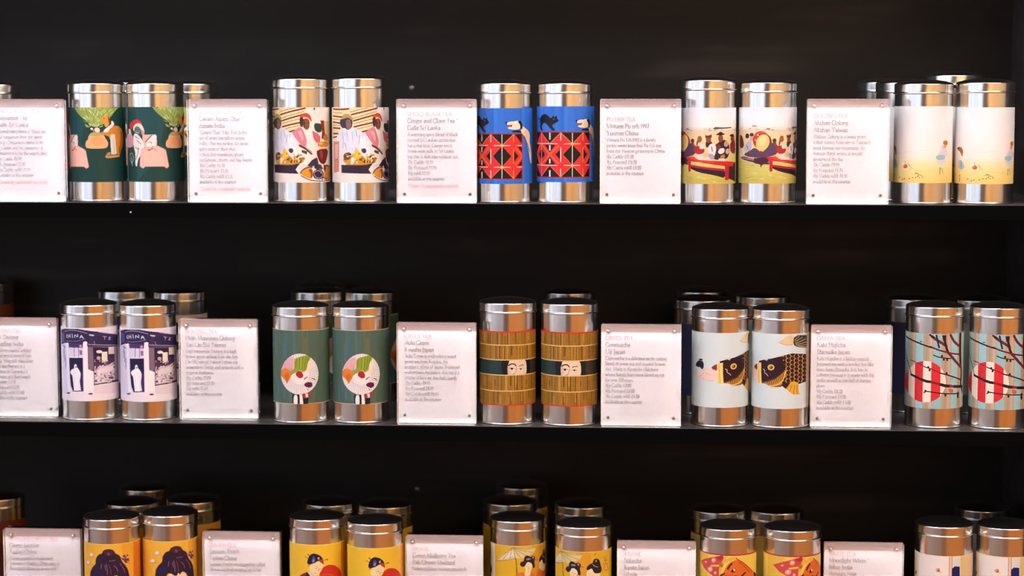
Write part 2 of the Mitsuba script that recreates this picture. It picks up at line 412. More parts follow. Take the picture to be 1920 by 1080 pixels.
def art_tray():
    a = Art('efe3da').frame(1191, 375, 40, 1020, 0, 16, -28)
    a.P('ead7a6', '822,40 1420,40 1410,120 1350,300 1200,400 960,330 822,450')
    for s in ('835,62 930,68 1040,60', '835,150 950,165', '835,230 935,245', '835,305 925,312', '835,380 900,380', '1075,135 1230,95 1410,50', '1100,215 1240,175 1390,132', '1110,292 1240,262 1370,232', '1195,362 1280,340 1345,318', '835,430 880,420'):
        a.W('86253a', 19, s)
    for s in ('1060,100 1200,62 1290,45', '1100,180 1250,138 1400,92', '1105,252 1240,215 1380,180', '1140,322 1250,296 1350,270', '835,108 950,115', '835,190 940,200', '835,270 930,275'):
        a.W('8d8a4c', 8, s)
    a.frame(420, 372, 35, 1022, 0, 16)
    a.P('efe4dc', '500,35 800,35 800,420 700,420 600,250 540,120')
    r = rnd(5)
    for i in range(16):
        x, y = 590 + 150 * r.random(), 60 + 150 * r.random()
        a.W('cdb9b4', 5, f'{x:.0f},{y:.0f} {x + 45 * (r.random() - .5):.0f},{y + 50 * (r.random() - .5):.0f}')
    a.E('5b4a4a', 590, 55, 12, 14)
    a.P('2e4038', '585,250 620,240 690,255 690,350 640,370 590,330', 1)
    a.P('dcc19c', '718,215 790,215 790,520 730,520')
    # the boy
    a.P('4a2a2e', '400,170 430,150 450,180 440,260 440,300 410,285 400,240', 1)
    a.P('8a5236', '440,190 480,175 520,190 532,250 520,310 490,332 455,310 438,260', 1)
    a.P('603624', '440,190 465,190 470,300 455,312 438,260', 1)
    a.W('2c1715', 6, '455,238 478,236')
    a.W('2c1715', 6, '498,238 518,240')
    a.W('5b2b20', 7, '478,288 505,290')
    a.P('d2482d', '400,165 420,125 470,105 520,118 552,170 555,228 538,215 520,180 480,160 440,165', 1)
    a.P('f3e9df', '425,300 470,335 505,335 545,260 570,205 582,330 590,560 570,640 500,600 470,520')
    a.P('dc7f8f', '300,365 340,325 405,288 440,320 470,400 492,480 480,552 410,525 345,440')
    a.P('d06a77', '560,340 630,375 668,420 662,485 610,500 575,440')
    a.P('e9a9ae', '370,350 420,340 450,440 430,480')
    a.W('5a2b35', 22, '395,535 470,575 550,645')
    a.W('8b5a55', 8, '385,520 480,560 555,620')
    # hookah
    a.P('8d2c1c', '668,208 716,208 720,300 728,400 742,448 680,448 690,330')
    a.P('b87a35', '705,400 752,380 765,470 700,470', 1)
    a.P('d5882c', '622,495 690,480 765,482 768,552 640,560', 1)
    a.P('f0b95a', '640,500 690,492 700,520 650,525')
    a.P('6a1d1a', '612,585 768,575 752,700 720,785 660,770 622,680', 1)
    a.P('9b3a24', '650,600 690,595 700,700 670,720', 1)
    a.W('e3a060', 8, '640,575 750,572')
    # the man
    a.frame(1191, 375, 40, 1020, 0, 16, -28)
    a.P('3c3348', '915,230 960,170 1060,170 1092,220 1080,300 1030,335 950,310', 1)
    a.P('8f6660', '1000,200 1050,190 1078,240 1066,300 1030,328 1005,300', 1)
    a.W('2d2230', 6, '1018,235 1040,234')
    a.W('2d2230', 6, '1056,236 1070,238')
    a.W('5d3a3c', 6, '1030,290 1055,290')
    a.P('b39a52', '935,200 960,140 1010,118 1060,140 1100,180 1085,215 1040,170 985,185', 1)
    a.P('e1e0ee', '905,430 950,320 985,300 1030,345 1100,298 1180,335 1250,390 1300,460 1318,560 1335,690 1300,710 1240,600 1160,545 1100,640 1000,650 950,600 915,520', 1)
    for s in ('950,350 970,450 960,560', '1010,350 1030,470', '1130,330 1150,430', '1180,400 1170,500', '1080,360 1090,480', '980,500 1010,590'):
        a.W('a9aac6', 9, s)
    a.P('f4eef0', '1180,410 1260,420 1300,520 1330,690 1290,690 1240,590 1180,520', 1)
    a.P('f2e8dd', '1270,545 1400,600 1462,660 1450,750 1370,815 1300,790 1390,710 1330,640')
    a.P('564034', '1370,590 1430,610 1425,650 1370,625')
    a.frame(420, 372, 35, 1022, 0, 16)
    a.P('31203a', '70,780 150,790 300,790 400,770 340,850 380,905 70,885')
    a.P('3a2b45', '490,800 560,720 620,690 640,770 545,815')
    a.P('e3d8d8', '360,800 460,770 500,800 440,850 370,840', 1)
    a.P('d3982a', '75,720 110,660 200,635 330,670 470,690 468,715 420,762 290,795 110,785', 1)
    a.P('7b4a2c', '80,640 140,610 150,700 90,735', 1)
    a.P('a86a22', '240,690 300,640 330,720 260,760', 1)
    a.P('efbf2f', '163,690 178,610 196,552 222,600 248,645 228,700 190,712', 1)
    a.P('f2b72a', '270,715 330,710 330,750 280,760')
    a.E('e9e2e4', 292, 655, 32, 38)
    a.E('ece5e2', 160, 725, 17, 40)
    a.E('f3ece4', 395, 692, 30, 18)
    a.E('b06a2a', 430, 705, 26, 16)
    a.P('4b3346', '250,580 300,565 320,610 290,640 262,620', 1)
    a.W('8a5a2a', 8, '100,780 200,790 320,785 430,755')
    a.W('b06f2c', 9, '200,745 250,755')
    a.P('6b4c47', '395,880 470,815 560,805 570,830 470,850 410,895 400,930', 1)
    a.P('dd9630', '408,885 470,835 560,822 560,972 500,965 430,935', 1)
    a.P('9c4a1c', '500,850 565,840 560,960 530,965 540,900', 1)
    a.P('3a3044', '575,790 660,770 690,830 680,860 590,850', 1)
    a.E('2f2440', 635, 915, 72, 66)
    a.W('9a93b0', 12, '580,900 600,870 650,862 690,890 692,940 650,965 600,955 580,915')
    a.P('c5832b', '700,790 790,790 790,990 690,992 720,900', 1)
    a.P('5a3020', '705,780 735,800 730,880 705,850')
    a.W('4a3530', 10, '410,930 500,985 640,1005 780,990')
    r = rnd(77)
    for i in range(46):
        x, y = 95 + 360 * r.random(), 640 + 125 * r.random()
        a.E(['7a4420', 'e6b23a', 'f0d9a0', '5a3322', 'c98a2c', 'e8dcd4', '3c2433'][r.integers(7)], x, y, 6 + 9 * r.random(), 6 + 12 * r.random(), n=3)
    for i in range(26):
        x, y = 590 + 190 * r.random(), 790 + 190 * r.random()
        a.E(['3a2030', 'd79a3c', '8a4a20', '6a6480', '2a1a2a'][r.integers(5)], x, y, 6 + 10 * r.random(), 5 + 8 * r.random(), n=3)
    for i in range(30):
        x, y = 70 + 300 * r.random(), 330 + 260 * r.random()
        a.W(['c9cae0', 'b4b5d0', 'f4f2f8'][r.integers(3)], 5, f'{x:.0f},{y:.0f} {x + 14 * r.random():.0f},{y + 40 + 30 * r.random():.0f}')
    a.frame(1191, 375, 40, 1020, 0, 16, -28)
    a.P('f2e4de', '815,460 835,480 835,1000 815,1000')
    a.P('d78a7a', '838,485 912,480 908,872 838,892')
    a.P('e6b9ae', '855,520 895,515 892,700 858,720')
    a.W('a54f47', 8, '850,740 880,700 900,760')
    a.W('f6ece6', 9, '922,470 922,900')
    return a


def art_cat_dog():
    a = Art('2f6fd3').frame(1181, 372, 45, 1015, 0, 16, -18.3)
    r = rnd(8)
    for i in range(26):
        x = -SW + 2 * SW * r.random()
        a.layers.append((box(x, 0, x + 4, LABEL_H), lin(['2b68cb', '3a7adb', '3373d6'][r.integers(3)])))
    red, org, wht, blk = 'de2f31', 'ec5f2e', 'ece0d8', '1a0d12'
    A0, w, y0, y1 = -56, 23.3, 380, 945
    s_of = lambda deg: (1181 + 372 * math.sin(math.radians(deg)))

    def Q(c, pts):
        # lattice points: column number (0 = left edge column), height in sketch units
        p = []
        for col, y in pts:
            s = 34.35 * math.radians(A0 + w * col - 18.3)
            _, t = a.st(1181, y)
            p.append((s, t))
        a.add(c, Polygon(p))

    def Lq(c, mm, pts):
        p = [(34.35 * math.radians(A0 + w * q - 18.3), a.st(1181, y)[1]) for q, y in pts]
        a.add(c, LineString(p).buffer(mm / 2, cap_style='flat'))

    c0, c1 = -1.05, 4.85
    Q('b3242a', [(c0 - .06, y0 - 14), (c1 + .06, y0 - 14), (c1 + .06, y1 + 14), (c0 - .06, y1 + 14)])
    Q(red, [(c0, y0), (c1, y0), (c1, y1), (c0, y1)])
    m, u, d = 660, 522, 800
    for c in (-1, 1, 3):
        Q(blk, [(max(c - 1, c0) + .06, y0), (c + .94, y0), (c, u - 6)])
        Q(blk, [(max(c - 1, c0) + .06, y1), (c + .94, y1), (c, d + 6)])
    Q(blk, [(4.1, y0), (c1 - .05, y0), (c1 - .05, 500)])
    Q(blk, [(4.1, y1), (c1 - .05, y1), (c1 - .05, 825)])
    Q(blk, [(3, u + 8), (3.82, m), (3, d - 8), (2.22, m)])
    for c in (-1, 1):
        Q(blk, [(c - .52, u + 14), (c + .52, u + 14), (c, m - 28)])
        Q(blk, [(c - .52, d - 14), (c + .52, d - 14), (c, m + 28)])
    for c in (0, 2):
        for e in (-1, 1):
            if c == 0 and e == 1 or c == 2 and e == -1 or c == 0:
                Q(blk, [(c + e * .46, m), (c + e * .06, m - 62), (c + e * .06, m + 62)])
    Q(blk, [(4.05, 590), (4.45, m), (4.05, 730)])
    Q(blk, [(4.4, u + 20), (c1 - .05, u + 20), (c1 - .05, m - 50)])
    Q(blk, [(4.4, d - 20), (c1 - .05, d - 20), (c1 - .05, m + 50)])
    for c in (-1, 1):
        for e in (-1, 1):
            if c + e < c0:
                continue
            Lq(org, 2.2, [(c, m), (c + e, u)])
            Lq(org, 2.2, [(c, m), (c + e, d)])
    Lq(org, 2.2, [(4, u), (c1, m)])
    Lq(org, 2.2, [(4, d), (c1, m)])
    for c in (1, 3):
        for e in (-1, 1):
            Lq('ee8a3c', .7, [(c, u), (c + e, y0)])
            Lq('ee8a3c', .7, [(c, d), (c + e, y1)])
            if c == 3:
                Lq('e4553a', .6, [(c, u), (c + e * .85, m)])
                Lq('e4553a', .6, [(c, d), (c + e * .85, m)])
    Lq(wht, .8, [(c0, u), (c1, u)])
    Lq(wht, .8, [(c0, d), (c1, d)])
    Lq('e9a08a', .8, [(0, y0), (0, y1)])
    Lq(wht, 1.0, [(2, y0), (2, y1)])
    Lq('d9c5bf', 1.1, [(3, y0), (3, y1)])
    Lq('f0823c', 1.2, [(4, y0), (4, y1)])
    for c in (1,):
        for ya, yb in ((y0, 470), (540, 610), (715, 775), (862, y1)):
            Lq('f3e8e2', 2.0, [(c, ya), (c, yb)])
        Lq(blk, .5, [(c, y0), (c, u)])
    for q, y in ((2, u), (2, d), (4, u), (4, d)):
        Q(red, [(q - .3, y), (q, y - 46), (q + .3, y), (q, y + 46)])
    for q, y in ((3, u), (3, d)):
        Q('f6c667', [(q - .14, y), (q, y - 24), (q + .14, y), (q, y + 24)])
    for q, y in ((2, y0 + 8), (4, y0 + 8), (2, y1 - 8), (4, y1 - 8)):
        Q('f08a35', [(q - .13, y), (q, y - 14), (q + .13, y), (q, y + 14)])
    # cat
    a.P('140c18', '850,235 858,185 885,148 930,142 965,172 985,195 1008,192 1018,155 1036,182 1052,178 1066,152 1070,195 1098,225 1082,242 1050,258 1005,285 1020,315 1055,352 1015,357 985,325 948,285 920,252 892,262 872,300 892,352 866,357 852,300 858,262', 1)
    a.W('140c18', 11, '862,215 838,210 825,185')
    a.E('d9d3b0', 1032, 205, 5, 5)
    # dog
    a.frame(410, 372, 75, 1030, 0, 16)
    a.P('140c18', '505,378 530,358 590,352 640,368 640,382')
    a.P('efd9b2', '632,290 690,330 728,365 745,420 738,500 752,560 764,660 764,790 742,740 728,620 712,545 690,490 672,430 622,375', 1)
    a.W('2a1a1c', 11, '668,425 700,500 722,560 740,620')
    a.P('f2e2c4', '442,262 470,246 540,236 600,232 632,250 640,300 612,335 560,346 480,340 445,320 480,312 500,292 450,285', 1)
    a.P('b9392f', '450,288 520,283 505,312 462,306')
    a.E('140c18', 436, 258, 12, 13)
    a.P('140c18', '585,238 625,232 648,290 642,345 612,330 622,300 600,262', 1)
    a.W('140c18', 6, '520,238 545,236')
    a.W('b58a5c', 6, '690,360 705,420 700,470')
    return a


def art_drum():
    a = Art('e9d9a8').frame(412, 372, 62, 1030, 0, 16)
    a.bands([(0, 'e6e9f2'), (.12, 'eef0f6'), (.24, 'f2efee'), (.29, 'ead9cc')], 8)
    a.bands([(.29, 'dfc6b4'), (.34, 'e8d2a6'), (.5, 'e6cf92'), (.72, 'd6c672'), (.85, 'cfc463'), (1, 'c8b455')], 12)
    r = rnd(12)
    for i in range(150):
        s, t = -SW + 2 * SW * r.random(), LABEL_H * .27 * r.random()
        a.layers.append((affinity.scale(Point(s, t).buffer(1.2 + 1.2 * r.random(), quad_segs=2), 1.6, .5), lin(['d9cf86', 'bdb04c', 'cfc06a', 'd8b765', 'c4c46c'][r.integers(5)])))
    for i in range(40):
        s = -SW + 2 * SW * r.random()
        t = LABEL_H * (.70 + .025 * r.random())
        a.layers.append((affinity.scale(Point(s, t).buffer(1.0, quad_segs=2), 2.4, .45), lin(['8d7668', 'c79a86', '7c8078', 'd0a896'][r.integers(4)])))
    a.P('4f4a4c', '480,325 520,305 600,312 720,305 720,318 610,328 500,332')
    f2 = lambda: a.frame(1170, 372, 55, 1028, 0, 16, -44)
    f1 = lambda: a.frame(412, 372, 62, 1030, 0, 16)
    f2()
    a.P('cf8f78', '960,300 985,280 1030,288 1040,305', 1)
    a.P('3a2a48', '830,690 870,680 1050,720 1200,760 1190,785 1040,765 850,715')
    a.P('a06c92', '840,690 1050,712 1205,735 1195,762 1040,742 850,705')
    a.P('57405f', '870,650 950,610 1010,560 1100,640 1190,540 1260,490 1310,560 1300,650 1170,692 1050,700 900,680', 1)
    a.P('6d577c', '1130,640 1200,560 1240,560 1180,660')
    a.P('b7b4cf', '870,600 900,520 930,470 975,500 965,580 930,620', 1)
    a.W('38304e', 9, '905,540 925,580')
    a.E('3a2430', 912, 420, 24, 32)
    a.E('4a2d34', 968, 405, 26, 24)
    a.P('c9a7a0', '940,430 985,420 980,480 945,490', 1)
    a.P('6a2c36', '815,400 845,415 860,470 872,540 850,580 815,570', 1)
    a.P('ddd7d3', '815,580 850,570 880,610 870,660 835,690 815,660', 1)
    a.P('8c3b4a', '905,630 970,590 950,640')
    a.W('8c1f38', 18, '1085,600 1095,700 1090,805')
    a.W('6a2240', 9, '1060,640 1120,690')
    a.E('c93a24', 1085, 470, 103, 112)
    a.W('e0743f', 10, '1010,420 1060,380 1120,372')
    a.E('8c2a22', 1132, 500, 92, 108)
    a.E('f1c578', 1110, 502, 84, 108, 20)
    a.E('f6d795', 1105, 480, 50, 70, 20)
    a.E('ede4df', 1048, 410, 9, 10)
    a.E('ede4df', 1018, 470, 8, 10)
    f1()
    a.P('59415f', '110,650 180,520 225,500 255,560 262,640 160,690', 1)
    a.E('5a3328', 225, 482, 22, 28)
    a.P('8d3d30', '215,500 245,505 245,560 225,550')
    a.E('a1593f', 316, 460, 30, 42)
    a.P('5c3b2c', '285,470 300,500 285,545 275,530')
    a.P('b32c2f', '240,555 300,540 385,580 372,640 300,655 250,630', 1)
    a.P('d8d4da', '310,560 340,515 375,540 380,580 330,590', 1)
    a.P('3b2635', '390,500 420,470 480,495 470,545 400,575', 1)
    a.E('8d4a35', 430, 465, 32, 42)
    a.P('6d2a22', '385,400 405,418 450,408 470,395 470,450 452,440 410,442 392,455', 1)
    a.P('34232f', '530,520 600,470 640,468 690,510 705,620 660,720 480,720 455,650 490,560', 1)
    a.E('94432f', 583, 450, 32, 46)
    a.P('2a2226', '515,402 556,384 570,365 605,370 612,388 648,390 612,410 560,412', 1)
    a.P('e6dfda', '415,600 440,525 500,510 532,560 525,625 500,690 440,650', 1)
    a.P('7a3039', '520,560 560,520 590,560 560,600')
    a.W('3b2635', 10, '470,560 480,610')
    a.P('e9e3da', '545,630 575,575 630,570 640,620 590,655', 1)
    a.E('c9a184', 655, 520, 28, 36)
    a.P('d9a9b0', '645,590 695,570 695,640 655,655', 1)
    a.P('c07a3c', '585,665 640,650 640,700 580,705')
    a.P('7e2430', '700,520 735,470 770,470 775,640 715,640', 1)
    a.E('7d3a2e', 735, 455, 24, 38)
    a.P('2a2226', '693,412 720,395 750,392 760,440 740,425 715,428', 1)
    a.P('e2d7cf', '255,690 300,655 400,640 440,615 445,680 490,712 380,722 290,718', 1)
    a.P('d9b98a', '350,650 430,625 440,680 380,700', 1)
    a.P('b49ac0', '425,640 500,650 510,715 440,712', 1)
    a.P('e8e0dc', '560,705 640,705 640,735 560,728')
    a.P('4a1d2e', '60,700 150,690 170,740 110,790 60,760')
    a.P('30162a', '180,800 640,840 650,960 520,920 300,880 200,830', 1)
    a.P('37162a', '690,800 775,740 775,1000 690,960')
    a.P('d4202f', '142,690 235,680 300,722 450,735 640,740 755,745 745,800 690,806 500,785 330,755 170,735')
    a.P('e8434a', '170,695 240,690 300,728 500,748 500,762 300,745')
    a.P('b81c33', '205,785 400,815 640,838 640,868 400,842 205,812')
    a.P('c01d30', '174,735 208,742 204,870 176,872')
    a.P('c01d30', '640,785 696,790 690,978 645,978')
    a.layers.append((box(34.35 * math.radians(-126), 0, 34.35 * math.radians(-124), LABEL_H), lin('e3d9d2')))
    return a


def art_beach():
    a = Art('f4ece8').frame(430, 376, 28, 1015, 0, 16)
    a.bands([(0, 'e6ecee'), (.25, 'f0eff1'), (.45, 'f6eeec'), (.66, 'f7ebdf'), (.72, 'f5e4b8'), (.85, 'f5db90'), (1, 'f2cf78')], 24)
    a.W('ecd59a', 7, '100,880 300,860 500,850 780,820')
    a.W('e6c678', 6, '350,850 500,880 700,860')
    a.W('efe0dc', 6, '100,640 300,600 500,590')
    a.P('e0d5e4', '612,650 650,585 690,548 725,560 745,620 735,680 640,680', 1)
    a.P('e9c9c4', '660,540 690,520 700,560 670,590', 1)
    a.E('bb752f', 713, 497, 30, 33)
    a.E('e2a25c', 708, 542, 18, 22)
    a.P('9fc3cc', '588,665 640,648 710,655 715,700 660,722 605,712', 1)
    a.P('dcd6e0', '600,712 660,725 715,702 715,740 670,790 630,770', 1)
    a.W('8d7338', 11, '650,815 648,895')
    a.W('a08242', 9, '672,820 690,895')
    a.E('cf5b4a', 212, 800, 27, 25)
    a.E('e79a88', 200, 792, 10, 8)
    a.E('f4f0ec', 180, 770, 18, 14)
    for s in ('240,760 270,790', '255,785 300,830', '262,830 280,840', '205,735 215,770'):
        a.W('9cb6a2', 8, s)
    for x, y in ((140, 945), (178, 970), (205, 960), (265, 958), (305, 945), (345, 945), (370, 930), (395, 945), (432, 940)):
        a.E('8f7a3a', x, y, 8, 8)
    for s in ('330,905 360,885 385,900', '360,930 400,905 430,925', '340,880 370,900'):
        a.W('8a7434', 7, s)
    a.frame(1210, 380, 42, 1015, 0, 16, -18)
    a.P('efece9', '885,640 910,610 940,660 935,720 885,725', 1)
    a.P('b06a28', '865,550 900,542 925,552 945,600 935,650 945,665 925,660 905,605 875,580', 1)
    a.E('5a4028', 880, 562, 10, 16)
    a.P('a9c3d0', '885,715 920,705 945,745 968,800 940,830 905,828 885,800', 1)
    a.W('5f7a8a', 9, '915,735 920,780 930,820')
    a.W('a9792f', 11, '850,880 845,920 830,960')
    a.W('b9682c', 11, '905,900 910,930 905,980')
    return a


def art_shopfront():
    a = Art('ece0ee').frame(425, 362, 62, 1000, 42, 55)
    a.P('ddd6f0', '60,260 160,240 190,870 60,900')
    a.P('f0e4ea', '345,560 800,560 800,1000 345,1000')
    a.P('e8d5de', '470,800 800,755 800,900 470,900')
    a.P('2e2250', '70,72 120,62 280,70 420,98 540,112 700,138 790,145 790,290 400,295 345,258 290,262 200,252 120,242 70,262')
    a.P('4a3358', '395,262 790,272 790,300 400,298')
    a.P('3a2a58', '480,120 790,150 790,185 480,160')
    a.P('4d4a86', '70,110 110,110 112,225 72,235')
    a.W('c9bfe0', 5, '118,96 180,82 260,90 330,108 398,132')
    a.W('8f86b8', 5, '130,215 200,226 300,222 370,200')
    a.W('b8aec9', 5, '480,232 490,270')
    a.W('c9b9cf', 6, '400,268 600,282 790,286')
    a.W('b9aecb', 5, '540,118 700,142 790,150')

    def letters(items, c, w):
        for s in items:
            a.W(c, w, s)
    letters(['146,140 136,152 138,172 150,180', '158,138 160,178', '182,134 184,178', '159,158 183,156', '208,132 212,178', '240,180 238,134 280,182 278,138', '306,190 322,142 348,196', '314,172 342,178'], 'e9e4f4', 8)
    letters(['596,172 640,180', '618,176 614,212', '672,184 664,214', '672,184 694,188', '668,198 688,202', '664,214 688,218'], 'cfc4d6', 6)
    a.P('c9c0dd', '418,140 485,150 480,168 425,160')
    a.P('3a2a55', '425,165 460,170 470,255 420,250')
    for s in ('90,270 120,300', '100,300 110,380 105,470', '120,430 118,560', '95,330 92,420'):
        a.W('5a549c', 14, s)
    a.P('f2edf8', '130,245 155,242 158,700 175,865 140,860')
    a.P('4b3462', '160,250 342,255 336,318 165,306')
    a.P('ddd4f0', '170,302 332,312 330,432 172,415')
    for s in ('232,310 230,420', '285,315 284,425'):
        a.W('6d5a8c', 8, s)
    a.P('8a6aa8', '295,340 332,345 330,405 300,402')
    a.E('d59ac0', 310, 290, 16, 16)
    a.P('1d1440', '165,435 336,440 336,870 205,868 178,790 168,640')
    a.P('3b2a68', '300,640 335,620 335,860 312,860')
    a.P('f6f2fb', '238,522 262,560 290,598 305,640 300,700 292,740 306,862 218,862 208,740 200,668 172,622 190,590 222,572')
    a.E('f6f2fb', 242, 545, 17, 26)
    a.E('6d5a78', 246, 556, 9, 11)
    a.W('cfc4e0', 6, '215,640 222,720 228,840')
    a.W('cfc4e0', 6, '285,640 278,740 284,845')
    a.W('d9d0e6', 5, '250,590 255,700')
    a.W('15102e', 12, '228,862 262,868')
    a.W('15102e', 12, '282,860 312,866')
    a.P('f4eaf4', '342,262 392,242 398,420 405,600 412,870 350,872')
    a.E('f6eef6', 370, 248, 28, 16)
    a.P('f6eef2', '350,600 405,560 470,610 470,860 352,872')
    a.P('4a2e50', '400,298 780,305 780,740 470,790 470,620 400,590')
    a.P('8a6f84', '405,308 466,312 468,590 440,610 406,590')
    for x in (418, 435, 452):
        a.W('6a5068', 5, f'{x},320 {x},580')
    a.P('2e1a38', '470,310 660,312 655,400 560,500 475,470')
    a.P('f3e6d6', '572,372 646,368 645,490 575,512')
    a.P('e6d8cc', '662,312 735,312 735,400 662,402')
    a.P('d9c6cf', '478,575 530,560 610,552 730,500 735,735 600,765 480,780')
    r = rnd(21)
    for i in range(110):
        x, y = 480 + 255 * r.random(), 480 + 280 * r.random()
        a.E(['f1e4e6', 'e6d0d6', 'b08f9c', '5b3c55', 'f5ece9', '8a6a7c', '3a2340'][r.integers(7)], x, y, 6 + 12 * r.random(), 5 + 10 * r.random(), n=3)
    a.P('e9dbe0', '510,600 600,570 720,545 720,600 620,640 520,660')
    a.E('2a1834', 545, 412, 32, 42)
    a.E('efe5ea', 545, 368, 38, 20)
    a.E('c9a6b4', 535, 450, 26, 24)
    a.E('33203c', 700, 420, 34, 20)
    a.W('46304c', 11, '560,520 640,495 740,480')
    a.E('5a3f58', 690, 705, 34, 16)
    a.P('a996a4', '738,305 790,305 790,720 738,732')
    a.W('6f5a70', 6, '760,310 760,720')
    a.W('4a3048', 10, '468,792 600,772 785,742')
    a.E('4a3868', 145, 885, 24, 10)
    a.E('40305c', 425, 905, 28, 11)
    return a


def art_parasol():
    a = Art('4c6455').frame(420, 362, 72, 1005, 42, 55)
    r = rnd(31)
    for i in range(150):
        s = -SW + 2 * SW * r.random()
        t = LABEL_H * r.random()
        ph = s / 34.35
        pal = ['48676a', '456463', '4d6a70', '4c6455'] if -1.4 < ph < -.25 else ['5e664d', '58654b', '64674f', '536650', '4f6650'] if ph < 1.1 else ['4c6450', '47604f']
        a.layers.append((box(s, t - 16 * r.random() - 5, s + 1.2 + 3 * r.random(), t + 16 * r.random() + 5), lin(pal[r.integers(len(pal))])))
    a.layers.append((box(-SW, LABEL_H - .6, SW, LABEL_H), lin('cdbf9c')))
    a.layers.append((box(-SW, 0, SW, .6), lin('cdbf9c')))
    fan = a.E('ece2e2', 398, 625, 238, 258, n=16)
    for k in range(46):
        th = 2 * math.pi * k / 46
        x0, y0, x1, y1 = 398 + 120 * math.cos(th), 640 + 120 * math.sin(th), 398 + 232 * math.cos(th), 625 + 250 * math.sin(th)
        a.W('8f7f88', 3.6, f'{x0:.0f},{y0:.0f} {x1:.0f},{y1:.0f}')
    a.clip = fan
    a.P('e8b0b4', '165,560 190,480 250,420 330,405 345,520 300,600 250,575 200,560', 1)
    for k in range(9):
        a.W('b78d96', 3, f'{300},{590} {170 + 18 * k},{520 - 16 * k}')
    a.P('e5802c', '160,575 215,542 280,580 305,620 270,690 235,745 205,690 160,640')
    a.P('cf6a1c', '200,640 250,600 270,650 235,720')
    a.P('8fa02f', '330,440 380,410 500,385 545,400 520,470 500,560 440,610 400,570 345,610 270,640 285,580 335,560', 1)
    for s in ('360,440 350,540', '400,420 395,560', '440,405 430,570', '480,400 460,570', '510,410 485,540'):
        a.W('6d7f24', 9, s)
    a.W('b9c25a', 5, '420,415 412,560')
    a.P('efdcc4', '500,470 545,440 560,520 520,600 480,620', 1)
    a.P('efe6e2', '340,660 450,660 450,720 400,760 345,720', 1)
    a.P('b5202b', '342,625 375,582 420,588 446,640 438,665 408,682 368,662', 1)
    a.P('5a1740', '450,768 462,740 512,725 558,738 560,778 525,802 482,790', 1)
    a.W('4a2a34', 11, '455,692 470,675 495,665')
    a.W('4a2a34', 11, '555,680 575,685 592,702')
    a.E('8a4a5a', 500, 820, 9, 7)
    a.clip = None
    a.P('17151c', '302,882 325,880 312,940 312,998 302,985')
    a.P('efe5e2', '320,888 368,885 372,1010 316,1010', 1)
    a.P('17151c', '368,880 394,885 392,1000 370,1006')
    a.P('efe5e2', '392,885 425,885 442,1008 398,1012')
    a.P('b52a36', '428,875 465,868 470,920 440,925')
    a.P('b52a36', '498,868 545,850 540,895 505,920')
    a.P('efd9d2', '468,872 500,870 500,918 472,922')
    a.P('15161c', '440,930 508,930 500,1002 440,1006')
    return a


def art_blinds():
    a = Art('9a6a24').frame(415, 362, 68, 1000, 45, 55)
    r = rnd(41)
    edges = [68, 240, 425, 615, 815, 1000]
    for b in range(5):
        if b == 2:
            continue
        t1, t0 = a.st(415, edges[b])[1], a.st(415, edges[b + 1])[1]
        for i in range(120):
            s = -SW + 2 * SW * (i + r.random()) / 120
            h0, h1 = (0 if r.random() < .7 else .5 * r.random()), (1 if r.random() < .7 else .5 + .5 * r.random())
            c = ['7a4d1a', 'b8842c', '8f5c1e', 'c2923a', '5b3914', 'a9792a', '8a6a22'][r.integers(7)]
            a.layers.append((box(s, t0 + (t1 - t0) * h0, s + .4 + .9 * r.random(), t0 + (t1 - t0) * h1), lin(c)))
    t1, t0 = a.st(415, 425)[1], a.st(415, 615)[1]
    a.layers.append((box(-SW, t0, SW, t1), lin('1f3434')))
    for ph, c in ((-60, '24403e'), (-30, '203a38'), (50, '2c2e30')):
        s = 34.35 * math.radians(ph)
        a.layers.append((box(s - 6, t0, s + 6, t1), lin(c)))
    a.clip = box(-SW, t0, SW, t1)
    a.P('0b0f14', '330,400 460,400 430,640 350,640', 1)
    a.P('12151a', '630,400 705,400 700,640 620,640', 1)
    a.P('3c3026', '705,400 790,400 790,640 715,640')
    a.P('e6cdb2', '440,400 600,395 645,420 660,520 645,640 440,640 412,560', 1)
    a.P('d9b79a', '412,500 440,450 460,520 450,640 420,640', 1)
    a.W('4a3226', 15, '428,492 465,470 505,474 522,496')
    a.W('5a3d30', 9, '560,500 590,487 620,486')
    a.E('efe3d6', 470, 535, 34, 14)
    a.E('1c1515', 470, 534, 16, 13)
    a.E('efe3d6', 585, 540, 24, 10)
    a.E('2a1b18', 583, 539, 11, 9)
    a.W('3a241f', 5, '435,535 470,519 505,532')
    a.W('3a241f', 5, '560,535 585,525 610,535')
    a.W('b98a72', 8, '528,515 520,570 495,600')
    a.P('c99c84', '470,600 510,590 500,640 470,640')
    a.clip = None
    for y in (240, 425, 615, 815):
        a.hline('d9b877', y, 13)
    a.hline('c93c22', 78, 20)
    a.hline('c93c22', 992, 16)
    return a


